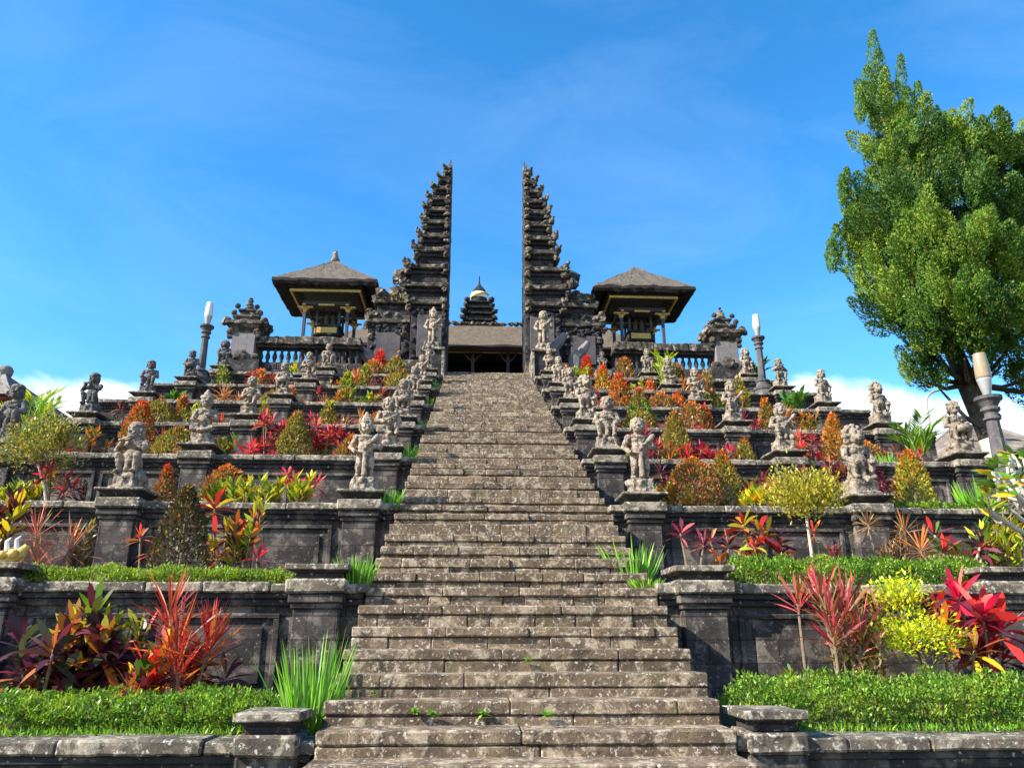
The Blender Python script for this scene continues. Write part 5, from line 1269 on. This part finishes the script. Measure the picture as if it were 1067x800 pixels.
# ------------------------------------------------------------------ ochre carved dragon jaw at the left edge
def make_jaw():
    p = at(4, 580, 8.75); X = p.x; Y = 8.75; z = p.z
    t = thing('carved_ornament_figure', 'ochre carved open jawed ornament at the left edge among dark crotons', 'carving', (X - .3, Y, 2.1))
    m = MB(); m.tube([(X - .75, Y, z - .1), (X - .4, Y, z - .14), (X - .05, Y - .02, z - .10), (X + .2, Y - .04, z + .04), (X + .25, Y - .04, z + .12)], [.12, .13, .11, .06, .03], 10)
    for i in range(7): m.blob((X - .5 + .11 * i, Y - .12, z - .05 + .012 * i), (.055, .045, .05), .2, 6, 2, i)
    m.build('jaw', M['ochre'], t)
    m = MB()
    for i in range(5): m.tube([(X - .25 + .1 * i, Y - .05, z + .0 + .02 * i), (X - .26 + .1 * i, Y - .07, z + .1 + .02 * i), (X - .22 + .1 * i, Y - .07, z + .14 + .02 * i)], [.03, .02, .006], 6)
    m.build('fangs', M['cloth_white'], t)
    m = MB(); m.rbox(X - .75, X - .3, Y - .2, Y + .2, 2.08, z - .12, .02, .01, .15); m.build('plinth', M['moulding'], t)
make_jaw()

# ------------------------------------------------------------------ the big conifer on the right
def make_tree():
    Y0 = 20.5
    b = at(1047, 492, Y0); t = thing('conifer_tree', 'huge spreading dark green conifer with whitewashed lower trunk behind the terraces', 'tree', (b.x, Y0, 4.0))
    P = [Vector((b.x + .15, Y0, 3.6)), Vector((b.x, Y0, b.z))] + [at(px, py, Y0) for px, py in ((1030, 450), (1008, 400), (985, 345), (965, 280), (945, 200), (925, 110))]
    P = [P[0], P[1], P[2]] + P[3:]; rad = [.42, .35, .32, .28, .25, .19, .13, .06]
    q = P[1].lerp(P[2], .85)
    m = MB(); m.tube([P[0], P[1], q], [.44, .36, .33], 12); m.build('whitewashed_base', M['white_bark'], t)
    m = MB(); m.tube([q] + P[2:], [.33] + rad[2:], 12)
    for i in range(7): m.blob(P[2].lerp(P[4], i / 7) + Vector((random.uniform(-.32, .32), -.2, 0)), (.12, .12, .1), .3, 5, 1, i)
    tk = m.build('trunk', M['bark'], t, smooth=True)
    # lobes of foliage: photo outline px,py -> centre, radius in px (x,y), depth offset, fullness
    lobes = [(913, 100, 11, 26, 0, 1), (926, 128, 18, 26, -.3, 1), (905, 150, 17, 24, .2, 1), (940, 165, 26, 34, -.8, 1), (912, 188, 22, 26, -.3, 1), (893, 228, 20, 26, .4, 1), (888, 272, 22, 30, .2, 1), (920, 232, 28, 34, -1.0, 1), (950, 215, 26, 34, -1.5, 1),
             (985, 160, 28, 34, -1.0, 1), (1022, 158, 26, 30, -.6, 1), (1058, 172, 26, 30, -.2, 1), (1095, 180, 40, 50, .4, .8), (1000, 215, 32, 38, -1.8, 1), (1045, 225, 34, 36, -1.6, 1), (1095, 245, 40, 50, -.6, .8), (960, 262, 32, 38, -1.9, 1), (915, 290, 28, 30, -.8, 1), (1005, 275, 34, 34, -2.4, 1), (1050, 285, 34, 36, -2.2, 1), (1100, 310, 40, 50, -1.0, .8),
             (950, 312, 28, 28, -1.6, 1), (985, 322, 30, 30, -2.2, 1), (1025, 330, 32, 30, -2.4, 1), (1065, 338, 32, 34, -1.8, .9), (922, 328, 20, 18, -.8, .8), (948, 346, 16, 14, -1.0, .7), (975, 358, 22, 18, -1.4, .8), (1005, 366, 20, 16, -1.8, .8), (1045, 372, 18, 16, -1.2, .6), (1078, 385, 20, 18, -.6, .6), (1110, 395, 40, 40, .2, .6),
             (960, 388, 10, 7, -.6, .8), (978, 396, 8, 6, -.6, .7), (950, 372, 9, 7, -.5, .7), (1005, 210, 50, 70, 1.4, .6), (970, 285, 48, 55, 1.4, .6), (1055, 290, 70, 70, 1.6, .6), (932, 175, 18, 45, .8, .7)]
    lobes = [(px + (16 if px < 930 and py > 115 else 9 if px < 960 and py > 115 else 0), py + 8, rx * .9, ry * .92, dy, f) for (px, py, rx, ry, dy, f) in lobes]
    pk = Y0 / FPX * 1.05; lv = Leaves(); limbs = MB()
    SH = [(.032, .085, .015), (.06, .14, .02), (.11, .21, .026), (.18, .265, .032)]
    def plume(s0, ax_, ln, cr, n, cols):
        """one flame shaped spray of fine foliage"""
        ax_ = unit(np.asarray(ax_)[None])[0]; t = rng.uniform(0, 1, n) ** .85; e = rng.normal(size=(n, 3)); e -= ax_ * (e @ ax_)[:, None]; e = unit(e)
        k1 = np.array([noise.noise(Vector((float(v[0]) * 2, float(v[1]) * 2, float(w_) * 5 + s0[0] * 7))) for v, w_ in zip(e, t)])
        rr = cr * np.sin(np.minimum(1, t * 1.25 + .18) * math.pi * .5) * (1 - t ** 2.2) ** .7 * (1 + .55 * k1 + rng.normal(size=n) * .10) + .02
        p = s0 + ax_ * (ln * t)[:, None] + e * rr[:, None]
        lv.add(p, ax_ * .9 + e * .55 + rng.normal(size=(n, 3)) * .3, rng.uniform(.055, .115, n), rng.uniform(.03, .05, n), pal(n, cols, [6, 3, 1]), 0, 0, up=unit(e + ax_ * .25 + rng.normal(size=(n, 3)) * .35))
    for (px, py, rx, ry, dy, full) in lobes:
        Y = Y0 + dy; c = at(px, py, Y); ax, az = rx * pk, ry * pk; ay = max(.3, (ax + az) * .5)
        k = min(range(len(P)), key=lambda i: (P[i] - c).length + max(0, P[i].z - c.z) * 2); st = P[k]
        limbs.tube([st, st.lerp(c, .5) + Vector((0, 0, -.2)), c], [.09, .06, .025], 6)
        nc = int((7 + 46 * (ax * az + ax * ay + az * ay) / 3) * full)
        shade = rng.integers(0, 3)
        for _ in range(nc):
            q = unit(rng.normal(size=(1, 3)))[0]; q[2] = q[2] * .9 + .02
            s0 = np.array(c) + q * np.array([ax, ay, az]) * rng.uniform(.70, 1.0); d = q * .5 + np.array([0, 0, 1.0]) + rng.normal(size=3) * .22
            i = min(3, max(0, int(rng.integers(-1, 3) + shade))); ln = rng.uniform(.55, 1.25); cr = ln * rng.uniform(.15, .25)
            plume(s0, d, ln, cr, int(70 + 430 * ln * cr * 4), [SH[i], SH[max(0, i - 1)], (.17, .17, .04)])
    for (px, top, bot, w) in ((911, 33, 82, 6), (917, 52, 100, 7), (905, 70, 110, 6), (940, 58, 108, 5), (947, 92, 130, 8), (958, 86, 125, 5), (925, 85, 120, 8), (879, 183, 215, 4), (884, 176, 205, 3), (897, 95, 130, 5), (985, 118, 150, 8), (1000, 122, 150, 8), (1025, 122, 155, 9), (1050, 132, 165, 9), (1066, 145, 180, 8), (868, 250, 285, 6), (873, 235, 270, 5), (970, 112, 150, 8)):
        a = at(px, bot, Y0 - .2); e = at(px - 2, top, Y0 - .2); plume(np.array(a), np.array(e - a), (e - a).length, w * pk, 800, [SH[1], SH[2], (.15, .15, .04)])
    lv.build('crown', t, M['needle']); limbs.build('limbs', M['bark'], t)
make_tree()
for o in scene.objects:
    if o.get('free') is not None: del o['free']
